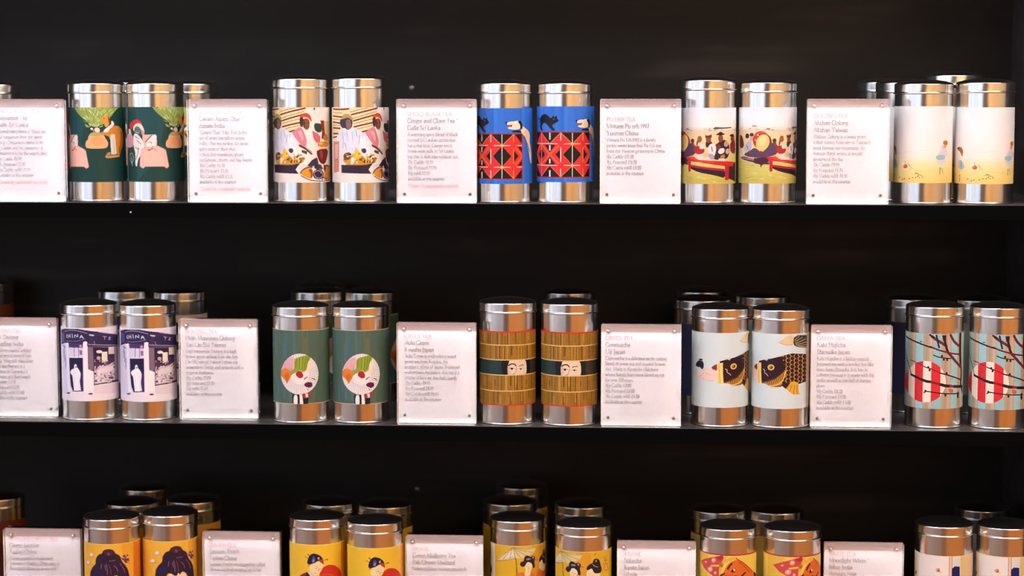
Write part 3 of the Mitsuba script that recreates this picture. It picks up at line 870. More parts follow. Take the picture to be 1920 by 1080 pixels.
def art_carp():
    a = Art('d5e1e3').frame(1170, 362, 75, 1030, 42, 55, 46.5)
    dark, gold = '2b0f1e', 'd9a34a'
    # the second streamer
    a.P('e3c79c', '1145,182 1195,140 1265,92 1345,85 1345,210 1250,218 1200,205', 1)
    a.W('a5825c', 5, '1145,182 1200,205 1250,218 1320,205')
    a.P('33302a', '1338,88 1490,80 1560,90 1560,260 1490,245 1380,238 1325,210', 1)
    for s in ('1345,150 1400,100', '1350,170 1440,110', '1355,190 1480,130', '1360,205 1500,165', '1370,220 1500,200', '1400,228 1500,232'):
        a.W('c9ab78', 8, s)
    # the body with its scales
    body = a.P(dark, '1165,362 1230,340 1320,318 1420,322 1520,318 1640,330 1640,680 1520,650 1400,705 1300,690 1230,720 1180,745', 0)
    a.clip = body.buffer(-.3)
    for i in range(9):
        for j in range(9):
            x = 1222 + 50 * i
            y = 330 + 52 * j + (26 if i % 2 else 0)
            if x < 1215:
                continue
            ring = a.ell(x, y, 37, 34, 0, 6)
            a.add(gold if (i + j) % 3 else 'c98d3a', ring.difference(a.ell(x + 7, y, 34, 33, 0, 6)))
    a.clip = None
    a.frame(415, 362, 50, 1000, 42, 55)
    a.P('8e3440', '302,487 345,455 372,445 385,480 370,530 335,535 320,505', 1)
    a.frame(1170, 362, 75, 1030, 42, 55, 46.5)
    head = a.P(dark, '905,420 960,405 1060,388 1165,360 1195,365 1205,440 1240,530 1235,610 1190,700 1180,745 1080,745 985,712 905,690', 0)
    a.clip = head
    a.P('6a3a1e', '905,700 1000,672 1100,640 1180,580 1235,520 1260,640 1190,760 980,760')
    a.P('b98432', '930,705 1020,685 1110,650 1185,585 1235,535 1245,640 1190,725 1080,745 990,720')
    for k in range(11):
        x = 1010 + 21 * k
        y = 690 - 12 * k
        a.W('4a1d14', 6, f'{x},{y - 30} {x + 20},{y + 60}')
    a.W('e6c163', 12, '1040,735 1130,725 1195,680 1230,610 1232,540')
    a.clip = None
    a.P('e3b9a2', '985,715 1080,745 1180,745 1150,765 1060,758', 0)
    a.E('e9bd5c', 1055, 500, 43, 38)
    a.E('5a2a1a', 1055, 500, 25, 22)
    a.E('d9a13c', 1050, 497, 14, 13)
    a.E('2a1010', 1056, 500, 7, 7)
    a.W('e8b291', 9, '955,525 980,535 972,570 1000,585 1018,610')
    a.P('d9b8a8', '975,410 995,395 1018,400 1005,418', 1)
    a.P('e2ad3a', '1240,765 1285,690 1345,672 1395,690 1402,780 1412,838 1335,842 1280,805', 0)
    for s in ('1290,720 1250,765', '1320,720 1290,800', '1350,720 1340,830', '1380,720 1385,830'):
        a.W('9c5c22', 8, s)
    a.P(dark, '1180,720 1260,690 1300,690 1240,770', 0)
    # the boy being swallowed
    a.frame(415, 362, 50, 1000, 42, 55)
    a.P('f0cfc4', '90,570 130,550 185,545 210,500 260,492 385,528 385,662 250,657 190,640 145,610 100,606', 1)
    for s in ('210,505 215,560 190,585', '190,620 210,640 255,655 330,660', '150,600 190,590', '240,560 300,590'):
        a.W('b9897e', 4, s)
    a.P('23242e', '105,455 125,415 165,392 198,405 212,452 205,505 182,512 165,482 122,482', 1)
    a.E('2b2830', 172, 390, 26, 12)
    a.W('c98f84', 6, '165,400 195,410')
    a.P('f2cf72', '372,440 450,424 452,560 462,688 388,690 384,560')
    a.W('dba63f', 8, '398,445 408,560 415,685')
    a.W('f8e2a0', 6, '425,440 432,560 440,680')
    a.layers.append((box(34.35 * math.radians(64 + 46.5), 0, 34.35 * math.radians(90 + 46.5), LABEL_H), lin('e3cdc2')))
    return a


def art_branches():
    a = Art('b99f86').frame(432, 368, 70, 1040, 42, 58)
    tan, blu = 'bfa78c', '9fcbd2'
    per = 34.35 * math.radians(37)
    s0 = a.st(200, 500)[0]
    r = rnd(51)
    for k in range(-4, 5):
        s = s0 + k * per
        a.layers.append((box(s, 0, s + per * .46, LABEL_H), lin(blu if k % 2 == 0 else '93bfc4')))
        a.layers.append((box(s - per * .2, 0, s - per * .05, LABEL_H), lin('c7b29c')))
        a.layers.append((box(s + per * .60, 0, s + per * .70, LABEL_H), lin('a89b82')))
    disc = a.ell(326, 690, 256, 268, n=14)
    a.add('efe4d4', disc)
    a.clip = disc
    for xa, xb in ((62, 116), (194, 296), (398, 514)):
        p = [a.st(xa, 420), a.st(xb, 420), a.st(xb, 980), a.st(xa, 980)]
        a.add('dd2a35', box(p[0][0], 0, p[1][0], LABEL_H))
    a.clip = None
    dk, mr = '26131f', '6e1d30'
    a.W(mr, 20, '380,235 460,270 560,298 650,318 740,325')
    a.W(dk, 19, '70,105 140,150 230,190 330,228 400,248')
    a.E('8a4a6a', 262, 175, 20, 8)
    a.W(dk, 54, '755,50 752,200 755,330 765,460')
    a.W('5a1a2e', 40, '765,450 775,560 770,680')
    a.W(dk, 40, '770,660 770,720 790,800')
    a.W(mr, 34, '400,105 460,150 530,190 580,225')
    a.W(dk, 24, '375,85 420,120')
    a.W('3a1626', 22, '455,90 470,160 490,245')
    a.P(dk, '525,88 578,86 575,150 540,160')
    a.W(dk, 30, '560,160 575,220 590,280 615,320')
    a.W(mr, 36, '605,310 660,370 700,420 770,500')
    a.W(mr, 34, '630,82 660,140 690,180 735,215')
    a.W(dk, 13, '62,290 90,380 115,470 150,600')
    a.W(dk, 28, '145,600 220,635 290,670')
    a.W(dk, 34, '290,668 350,688 400,692')
    a.W('8d1626', 30, '400,692 460,708 520,720')
    a.W(dk, 38, '520,722 580,738 640,738')
    a.W('a3202c', 34, '640,738 690,742')
    a.W(dk, 36, '690,742 740,740 790,735')
    a.W('8d1626', 9, '190,435 250,462 300,488')
    a.W(dk, 10, '135,412 190,435')
    a.W(dk, 12, '300,490 350,512 400,525')
    a.W('7d1424', 11, '400,525 460,550 515,575')
    a.W(dk, 16, '515,575 590,592 680,620 775,655')
    a.W(dk, 13, '425,345 470,365 540,378 640,382')
    for x, y in ((528, 355), (552, 398), (594, 400), (360, 505), (378, 538), (590, 575), (580, 858), (735, 860), (330, 812)):
        a.E(dk, x, y, 13, 17)
    a.W(dk, 13, '310,835 335,812 400,822 500,834')
    a.W(dk, 14, '500,834 620,838 750,828')
    a.W(dk, 30, '735,820 737,880')
    a.P('d8603f', '615,765 680,775 670,830 625,820', 1)
    a.P('8fb0a8', '640,635 665,640 652,668')
    return a


def art_orange_hair():
    a = Art('efa832').frame(498, 435, 170, 1275, 96, 110)
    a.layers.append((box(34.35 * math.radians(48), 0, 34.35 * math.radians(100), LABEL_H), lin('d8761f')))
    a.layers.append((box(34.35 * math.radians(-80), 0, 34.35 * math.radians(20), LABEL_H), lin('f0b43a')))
    a.layers.append((box(-SW, LABEL_H - .7, SW, LABEL_H), lin('f3cf7c')))
    a.P('f2d0a2', '330,640 560,600 640,800 560,980 400,980 300,800', 1)
    hair = '2e1530'
    a.P(hair, '150,800 148,600 188,510 240,465 240,385 285,318 342,308 352,265 430,238 515,258 548,322 612,345 642,445 705,515 748,610 760,800 640,820 620,700 540,640 490,700 470,650 440,720 330,640 280,700 260,820', 1)
    a.P('4a2130', '370,270 430,248 500,270 520,330 440,350 370,330', 1)
    a.P('6d4a6e', '420,300 460,300 455,345 425,340', 1)
    a.P('1e1c4a', '200,540 290,500 300,600 230,640 180,640', 1)
    a.P('231a44', '265,400 330,350 340,420 290,450', 1)
    for s in ('400,470 420,560 415,640', '380,490 395,570', '520,500 560,540 580,600', '330,470 320,540', '610,470 660,540 690,620', '450,430 540,420'):
        a.W('77527a', 12, s)
    a.W('8a4a52', 7, '440,480 470,560 470,640')
    for k in range(16):
        r = rnd(60 + k)
        x, y = 650 + 95 * r.random(), 350 + 110 * r.random()
        a.E(['5b2766', '7a3f86', '3a1a48'][k % 3], x, y, 14, 13, n=4)
    for s in ('560,380 650,390', '690,400 755,440', '700,380 730,360', '680,430 750,470'):
        a.W('4a2058', 9, s)
    for x, y in ((180, 320), (128, 435)):
        a.E('b8907c', x + 3, y + 4, 30, 34)
        a.E('ecdcd4', x - 2, y - 3, 25, 27)
        a.E('fbf4ee', x - 8, y - 8, 9, 9)
    for s in ('205,350 240,400', '150,460 200,480'):
        a.W('c98a2c', 6, s)
    return a


def art_red_kimono():
    a = Art('f0c032').frame(517, 432, 175, 1270, 96, 110)
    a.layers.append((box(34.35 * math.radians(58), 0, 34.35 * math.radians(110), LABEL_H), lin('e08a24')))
    a.layers.append((box(-SW, LABEL_H - .8, SW, LABEL_H), lin('f6dc80')))
    a.E('cf3020', 718, 650, 172, 168, n=14)
    a.W('e0603c', 8, '560,660 640,620 760,640 840,720')
    a.P('8a1f30', '200,720 215,665 250,632 330,588 420,640 470,700 520,980 180,980', 1)
    a.P('b23048', '230,680 300,630 320,720 260,780', 1)
    a.P('2e2148', '330,578 372,596 440,680 470,760 420,760 345,660', 1)
    a.P('e9d5d8', '372,598 400,580 500,690 470,760', 0)
    a.P('f0d9a6', '390,520 440,455 520,428 598,455 606,505 575,570 530,630 495,650 460,640 440,600 400,575', 1)
    a.P('eac88e', '400,560 460,640 500,650 470,700 420,640', 1)
    for s in ('485,535 505,520 525,520', '545,548 562,542 575,546', '500,500 520,495', '535,540 530,575 540,580'):
        a.W('6d4a3a', 6, s)
    a.W('b03a34', 10, '475,603 492,606')
    a.P('1f1938', '358,430 372,385 392,335 450,302 515,318 575,350 608,410 612,470 595,470 560,420 520,420 480,450 425,465 380,475 362,455', 1)
    a.P('4a4478', '430,360 470,340 490,400 440,420', 1)
    a.P('8d84b0', '440,400 480,385 470,440 430,440', 1)
    a.P('b83a38', '540,405 575,395 608,415 605,455 575,455 550,430', 1)
    a.P('d9a0a8', '520,370 550,360 545,400 525,400')
    for s in ('330,352 372,380', '368,315 400,340', '618,415 645,405 668,400', '370,495 395,470'):
        a.W('6a4a24', 9, s)
    a.E('7a5a2c', 662, 402, 14, 12)
    a.E('7a5a2c', 378, 322, 12, 10)
    return a


def art_umbrella():
    a = Art('dfae26').frame(470, 412, 195, 1220, 92, 105)
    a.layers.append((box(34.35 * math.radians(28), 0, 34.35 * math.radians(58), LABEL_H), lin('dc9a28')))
    a.layers.append((box(-SW, LABEL_H - .7, SW, LABEL_H), lin('ecd07a')))
    a.P('efe3d4', '66,100 130,130 130,1200 66,1200')
    a.P('2a1a24', '0,100 62,100 70,300 62,420 85,520 66,640 66,1200 0,1200')
    a.P('dcc98e', '140,400 200,345 290,278 392,215 480,232 610,222 742,208 705,290 620,335 540,372 430,365 250,385', 0)
    a.P('e9ddb4', '210,380 390,240 430,360', 0)
    a.P('cfc7b8', '250,382 420,330 440,368 300,392', 0)
    for s in ('392,215 145,402', '392,215 250,385', '392,215 350,378', '400,218 430,365', '400,220 520,372', '405,222 610,340', '410,222 700,290', '145,402 300,395 440,370', '392,215 560,240 735,215'):
        a.W('7d6a3c', 6, s)
    a.W('5a4632', 12, '435,370 445,400 448,500 455,640')
    a.W('9c7a2a', 7, '450,480 480,620')
    a.P('e0712c', '385,650 430,610 520,560 600,590 660,560 712,590 735,660 730,980 380,980', 1)
    a.W('f0a866', 10, '500,600 540,660')
    a.W('c9502a', 9, '600,620 640,690')
    a.P('f2dcae', '570,470 600,412 662,420 684,470 670,520 650,570 660,600 600,640 560,600 585,550', 1)
    for s in ('600,490 620,486', '645,492 662,496', '630,500 625,530'):
        a.W('6d4a36', 5, s)
    a.W('a8402f', 8, '615,552 630,552')
    a.P('241a30', '498,450 515,420 555,410 565,345 612,322 655,352 690,328 722,345 722,385 708,410 722,470 715,505 692,510 682,450 640,420 600,425 580,470 548,492 512,482', 1)
    a.P('7f88a0', '590,370 650,365 660,385 600,395', 0)
    a.P('c98a8a', '680,345 705,345 700,372 682,370')
    a.W('6a5020', 6, '520,420 570,410')
    a.W('6a5020', 6, '700,380 760,385')
    a.frame(1440, 427, 285, 1310, 94, 105, 43)
    a.P('e0702c', '1420,700 1490,640 1690,640 1760,700 1760,1000 1400,1000', 1)
    a.P('f2dcae', '1485,570 1510,530 1560,505 1600,580 1690,575 1705,650 1600,690 1490,640', 1)
    a.P('241a30', '1482,530 1500,480 1545,450 1580,440 1590,390 1638,368 1685,400 1695,455 1718,525 1700,570 1650,585 1600,580 1565,505 1510,545', 1)
    a.P('8a7f98', '1615,395 1645,390 1640,430 1615,425', 1)
    a.W('d9a840', 10, '1580,458 1610,485 1655,492')
    a.W('6d4a36', 6, '1520,600 1540,595')
    for s in ('1745,345 1765,375', '1790,330 1770,380', '1750,400 1800,395', '1775,385 1775,440', '1740,450 1810,440', '1760,470 1745,520', '1790,460 1815,520', '1755,540 1800,530', '1620,310 1600,330'):
        a.W('9a5a18', 11, s)
    a.frame(470, 412, 195, 1220, 92, 105)
    return a


def art_kerchief():
    a = Art('ecca5a').frame(478, 425, 165, 1190, 94, 105)
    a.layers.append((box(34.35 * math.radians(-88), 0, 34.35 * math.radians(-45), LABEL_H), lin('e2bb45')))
    a.P('e06a24', '380,470 420,400 470,300 560,240 640,228 760,308 850,400 900,520 900,900 380,900', 1)
    a.P('d9552a', '430,470 520,430 620,470 640,700 430,700', 1)
    a.P('2a1420', '850,380 905,420 905,560 880,500', 1)
    a.P('cf4a4a', '75,248 150,222 300,192 400,175 430,240 385,330 345,470 330,520 240,450 125,355', 0)
    a.P('b53040', '300,195 400,172 420,230 330,240', 0)
    for x, y, rx, ry in ((265, 245, 34, 36), (215, 370, 38, 38), (150, 270, 14, 14), (290, 420, 20, 24)):
        a.E('e79a8c', x, y, rx, ry)
        a.E('f2c6b4', x - 4, y - 4, rx * .5, ry * .5)
    for s in ('232,322 300,320 385,318', '380,318 415,250 445,172', '400,290 480,235 600,205', '372,325 360,390 362,445'):
        a.W('dca132', 36, s)
        a.W('f0c560', 12, s)
    a.E('b97f22', 378, 310, 32, 34)
    a.W('6d4318', 7, '360,295 395,330')
    a.W('5a1f18', 26, '478,362 500,320 532,288')
    a.P('8a2f1c', '520,405 545,372 575,345 600,365 590,400 550,415', 1)
    a.E('f3e6c8', 572, 375, 16, 18)
    a.E('1c0d10', 548, 388, 15, 20)
    for s in ('350,480 380,450 425,430', '650,478 690,450 735,408', '560,470 600,460', '430,470 460,465'):
        a.W('4a1718', 24, s)
    a.W('a83a1c', 10, '640,260 720,320 800,400')
    a.W('8a2a1c', 12, '600,215 700,265 800,345 860,400')
    a.hline('c02848', 172, 18)
    return a


def art_blue_stripe():
    a = Art('ebe0da').frame(557, 485, 205, 1380, 105, 118)
    def vb(x0, x1, c):
        s0, s1 = a.st(x0, 400)[0], a.st(x1, 400)[0]
        a.layers.append((box(s0, 0, s1, LABEL_H), lin(c)))
    vb(70, 150, 'e2cfae')
    vb(645, 668, 'd7a898')
    vb(668, 690, 'e9cfa8')
    vb(690, 706, 'cf9a80')
    vb(706, 830, 'dcdcd8')
    vb(836, 1030, 'dfc38a')
    vb(960, 1000, 'd9b8a0')
    vb(1015, 1024, 'b5745a')
    a.layers.append((box(-SW, LABEL_H - .6, SW, LABEL_H), lin('f0e0b8')))
    a.P('101a66', '700,395 730,372 738,358 826,358 830,500 830,1350 700,1350')
    a.E('d68a5c', 470, 432, 34, 32)
    a.E('b95c34', 480, 440, 16, 16)
    a.E('e9c8a0', 512, 462, 20, 14)
    a.E('e3a58a', 440, 430, 16, 14)
    a.P('8f8a4a', '70,470 110,440 120,500 85,530', 1)
    return a


def art_plain(c, c2):
    a = Art(c).frame(410, 372, 60, 1020, 30, 40)
    a.P(c2, '250,400 420,330 560,480 520,760 380,860 260,640', 2)
    a.layers.append((box(-SW, LABEL_H - .7, SW, LABEL_H), lin(c2)))
    return a


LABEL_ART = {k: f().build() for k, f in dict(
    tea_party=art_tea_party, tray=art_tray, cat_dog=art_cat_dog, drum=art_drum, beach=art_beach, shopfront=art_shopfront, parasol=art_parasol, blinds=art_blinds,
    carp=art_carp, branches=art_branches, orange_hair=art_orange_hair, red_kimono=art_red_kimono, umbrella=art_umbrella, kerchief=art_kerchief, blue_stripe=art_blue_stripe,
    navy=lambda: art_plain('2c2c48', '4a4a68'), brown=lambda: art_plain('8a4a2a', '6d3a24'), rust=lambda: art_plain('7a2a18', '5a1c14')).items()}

# ------------------------------------------------------------------ tins
def arc(cx, cz, r, a0, a1, n=7):
    return [(cx + r * math.cos(math.radians(q)), cz + r * math.sin(math.radians(q))) for q in np.linspace(a0, a1, n)]


body_mesh = lathe([(0, .0016), (.0325, .0014), (.0333, .0001)] + arc(.0339, .0012, .0011, -80, 85, 9) + [(.0340, .0027), (.0340, .1365), (.0330, .1372)])
lid_mesh = lathe([(.0341, .1300)] + arc(.03465, .1306, .00105, -100, 88, 10) + [(.03455, .1320), (.0345, .1330), (.0345, .1403)] + arc(.0327, .1407, .0018, 8, 80, 6)
                 + [(.0322, .1427), (.0310, .1432), (.0250, .1449), (.0150, .1464), (.0060, .1470), (0, .14705)])
BODY = mikit.ply(body_mesh, 'tin_metal', smooth=40)
LID = mikit.ply(lid_mesh, 'lid_metal', smooth=28)


def tin(row, x, y, art, turn, lift, label, group, label_up=0.0):
    """A tin whose middle stands at (x, y) on shelf number row; turn: degrees by which the label is turned from facing the shop."""
    t = thing('tea_tin', label, 'tin', group)
    z = -row * SHELF_S
    az = math.degrees(math.atan2(CAM[0] - x, y - CAM[1])) if turn is not None else 0.0
    at = T().translate([x, y, z])
    part(t, 'body', BODY, at)
    part(t, 'lid', LID, at @ T().translate([0, 0, lift]))
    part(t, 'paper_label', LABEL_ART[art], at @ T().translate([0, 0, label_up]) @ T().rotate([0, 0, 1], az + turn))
    return t


FRONT = [  # row, (x, y of the front), art, (turn), lift, label, label height
    (0, -.4857, .0094, 'tea_party', 0, .0004, 'silver tin with dark green animal tea-party label, standing beside the Cinnamon Tea card', 0),
    (0, -.4133, .0100, 'tea_party', 44, .0002, 'dark green tea-party tin touching the Garam Assam Chai card', .0004),
    (0, -.2340, .0093, 'tray', 0, .0056, 'tin with two turbaned people and brass tray, nearer the Garam Assam Chai card', 0),
    (0, -.1618, .0097, 'tray', 28, .0060, 'tin with two turbaned people and brass tray, beside the Ginger and Clove card', 0),
    (0, .0126, .0087, 'cat_dog', 0, 0, 'silver tin with blue cat-and-dog label, next to the Ginger and Clove Tea card', -.001),
    (0, .0864, .0093, 'cat_dog', 18.3, -.0002, 'tin with blue label showing the whole black cat, beside the Pu Erh card', .0012),
    (0, .2560, .0099, 'drum', 0, .0035, 'tin with people seated at a red table, beside the Pu Erh card', -.0005),
    (0, .3279, .0112, 'drum', 44, .0007, 'tin with large orange drum in its label, nearer the Alishan Oolong card', 0),
    (0, .5115, .0098, 'beach', 0, -.0008, 'silver tin with pale yellow beach label, touching the Alishan Oolong card', .0012),
    (0, .5837, .0115, 'beach', 18, .0005, 'silver tin with pale yellow beach label, next to the shelf side panel', 0),
    (1, -.4998, .0077, 'shopfront', 0, -.0008, 'silver tin with black and white shopfront label, beside the Black Oolong card', .0003),
    (1, -.4272, .0107, 'shopfront', 5, -.0012, 'silver tin with black and white shopfront label, touching the High Mountain Oolong card', -.0003),
    (1, -.2360, .0039, 'parasol', 0, -.0012, 'grey-green tin with white paper parasol, nearer the High Mountain Oolong card', 0),
    (1, -.1631, .0068, 'parasol', 5, -.0012, 'grey-green tin with white paper parasol, beside the Aoki Green card', 0),
    (1, .0166, .0063, 'blinds', 0, .0049, 'ochre bamboo blind tin with peeping eyes, next to the Aoki Green card', 0),
    (1, .0920, .0030, 'blinds', -17.7, .0046, 'ochre bamboo blind tin with peeping eyes, next to the Genmaicha card', 0),
    (1, .2739, .0071, 'carp', 0, -.0006, 'pale blue tin with a boy in a carp streamer, next to the Genmaicha card', 0),
    (1, .3457, .0020, 'carp', -46.5, -.0008, 'silver tin with pale blue label of a golden scaled carp, touching the Kaki Hojicha card', 0),
    (1, .5303, .0150, 'branches', 0, .0027, 'silver tin with red striped sun and branches label, nearer the Kaki Hojicha card', 0),
    (1, .6056, .0109, 'branches', -2, .0025, 'silver tin with red striped sun and branches label, next to the shelf side panel', 0),
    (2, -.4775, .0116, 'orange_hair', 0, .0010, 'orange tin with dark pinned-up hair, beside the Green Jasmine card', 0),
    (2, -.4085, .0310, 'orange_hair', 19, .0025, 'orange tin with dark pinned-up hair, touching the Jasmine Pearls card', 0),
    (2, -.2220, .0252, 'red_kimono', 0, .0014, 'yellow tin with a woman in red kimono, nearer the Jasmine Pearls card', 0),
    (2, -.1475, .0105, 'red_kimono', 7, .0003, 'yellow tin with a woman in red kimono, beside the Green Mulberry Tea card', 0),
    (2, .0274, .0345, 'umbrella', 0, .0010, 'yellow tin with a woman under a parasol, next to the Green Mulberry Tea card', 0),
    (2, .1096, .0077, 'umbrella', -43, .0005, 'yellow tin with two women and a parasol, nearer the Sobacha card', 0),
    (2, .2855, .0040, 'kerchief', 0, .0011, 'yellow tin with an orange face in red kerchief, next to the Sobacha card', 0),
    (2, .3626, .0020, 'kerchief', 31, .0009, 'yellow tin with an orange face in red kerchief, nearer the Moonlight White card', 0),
    (2, .5459, .0130, 'blue_stripe', 0, .0060, 'silver tin with cream label and dark blue bar, nearer the Moonlight White card', 0),
    (2, .6192, .0127, 'blue_stripe', -4.5, .0052, 'silver tin with cream label and dark blue bar, next to the shelf side panel', 0),
]
ROWS = ('upper', 'middle', 'lower')
for row, x, y, art, turn, lift, lab, lz in FRONT:
    tin(row, x, y + .036, art, turn, lift, lab, f'front tea tins on the {ROWS[row]} shelf', lz)

BEHIND = [  # row, x, y of the middle, art, turn, lift, label
    (0, -.655, .170, 'brown', 30, 0.000, 'dim tin standing behind the Cinnamon Tea card'),
    (0, -.473, .165, 'tea_party', 60, .0020, 'tin behind the gap between the two green tea-party tins'),
    (0, -.398, .175, 'tea_party', -30, .0005, 'dim tin behind the Garam Assam Chai card and the green tea-party tins'),
    (0, .482, .188, 'beach', 70, .0020, 'dim tin standing deepest behind the beach tins and the Alishan Oolong card'),
    (0, .497, .115, 'beach', 120, .0008, 'dark tin directly behind the beach tin that touches the Alishan Oolong card'),
    (0, .562, .150, 'beach', 40, .0100, 'raised silver lid showing between the two beach tins'),
    (1, -.712, .300, 'brown', 20, 0, 'dim tin with brown label standing behind the Black Oolong card'),
    (1, -.498, .205, 'shopfront', 50, 0, 'tin behind the gap between the two shopfront tins'),
    (1, -.421, .195, 'shopfront', -60, 0, 'tin behind the shopfront tins, above the High Mountain Oolong card'),
    (1, -.244, .212, 'parasol', 50, 0, 'tin directly behind the parasol tin farther from the Aoki Green card'),
    (1, -.172, .209, 'parasol', 90, 0, 'tin behind the parasol tin beside the Aoki Green card'),
    (1, -.252, .2925, 'parasol', 120, 0, 'deepest tin of the parasol tins, only its lid rim showing'),
    (1, .084, .220, 'blinds', 60, 0, 'tin behind the bamboo blind tin next to the Genmaicha card'),
    (1, .254, .136, 'navy', 10, 0, 'dark tin with navy label behind the boy and carp streamer tin'),
    (1, .258, .245, 'navy', 60, 0, 'deepest dark tin behind the boy and carp streamer tin'),
    (1, .333, .182, 'carp', 100, 0, 'tin behind the golden scaled carp tin'),
    (1, .519, .168, 'navy', 200, 0, 'dark tin behind the striped sun tin nearer the Kaki Hojicha card'),
    (1, .603, .158, 'branches', 100, 0, 'dim tin behind the striped sun tin next to the side panel'),
    (2, -.660, .165, 'rust', 10, 0, 'dim tin with rusty red label standing behind the Green Jasmine card'),
    (2, -.476, .140, 'orange_hair', 120, 0, 'dim tin directly behind the orange tin beside the Green Jasmine card'),
    (2, -.4815, .238, 'orange_hair', 90, 0, 'deepest dim tin behind the orange hair tins'),
    (2, -.4005, .1625, 'orange_hair', 150, 0, 'tin with orange label behind the orange tin touching the Jasmine Pearls card'),
    (2, -.222, .157, 'red_kimono', 130, 0, 'dim tin behind the red kimono tin nearer the Jasmine Pearls card'),
    (2, -.148, .149, 'red_kimono', 100, 0, 'dim tin behind the red kimono tin beside the Green Mulberry Tea card'),
    (2, .010, .177, 'umbrella', 150, 0, 'tin behind the parasol woman tin next to the Green Mulberry Tea card'),
    (2, .019, .285, 'umbrella', 100, 0, 'deepest tin behind the parasol woman tins'),
    (2, .104, .165, 'umbrella', 120, 0, 'tin behind the two women label tin'),
    (2, .277, .145, 'kerchief', 130, 0, 'dim tin behind the red kerchief tin next to the Sobacha card'),
    (2, .3505, .146, 'kerchief', 160, 0, 'dim tin behind the red kerchief tin nearer the Moonlight White card'),
    (2, .612, .176, 'blue_stripe', 100, 0, 'dim tin behind the dark blue bar tin next to the side panel'),
]
for row, x, y, art, turn, lift, lab in BEHIND:
    tin(row, x, y, art, turn, lift, lab, f'tea tins standing further back on the {ROWS[row]} shelf')

# ------------------------------------------------------------------ acrylic card holders
CW, CH, FRONT_T, BACK_T, GAP = .0955, .1235, .0122, .0105, .0004
CD = FRONT_T + GAP + BACK_T
FRONT_BLOCK = mikit.ply(rbox(-CW / 2, CW / 2, 0, FRONT_T, 0, CH, c=.0012), 'acrylic')
BACK_BLOCK = mikit.ply(rbox(-CW / 2, CW / 2, FRONT_T + GAP, CD, 0, CH, c=.0012), 'acrylic')


def sheet(z0, z1, y, w=CW - .0014):
    return trimesh.creation.box(extents=(w, .00012, z1 - z0)).apply_translation((0, y, (z0 + z1) / 2))


TOP_SHADE = mikit.ply(sheet(.0007, CH - .0007, FRONT_T - .00025), 'card_top_shade')  # visible only above the card, its darker tone paints in the acrylic shade
PAPER = mikit.ply(sheet(.0007, CH - .0104, FRONT_T - .00045), 'card_bright_margin')  # bare white margin; the bottom strip paints in light gathered by the acrylic
CARD_FACE = mikit.ply(sheet(.0128, CH - .0104, FRONT_T - .00060, CW - .0100), 'card_paper')
mag = lathe([(0, 0), (.0026, 0), (.0027, .0010)] + arc(0, .0010, .0027, 10, 90, 7), 24)
mag.apply_transform(trimesh.transformations.rotation_matrix(math.pi / 2, (1, 0, 0)))
MAGNET = mikit.ply(mag, 'magnet_metal', smooth=40)
STUD = mikit.ply(mag.copy().apply_scale(.6), 'screw_metal', smooth=40)

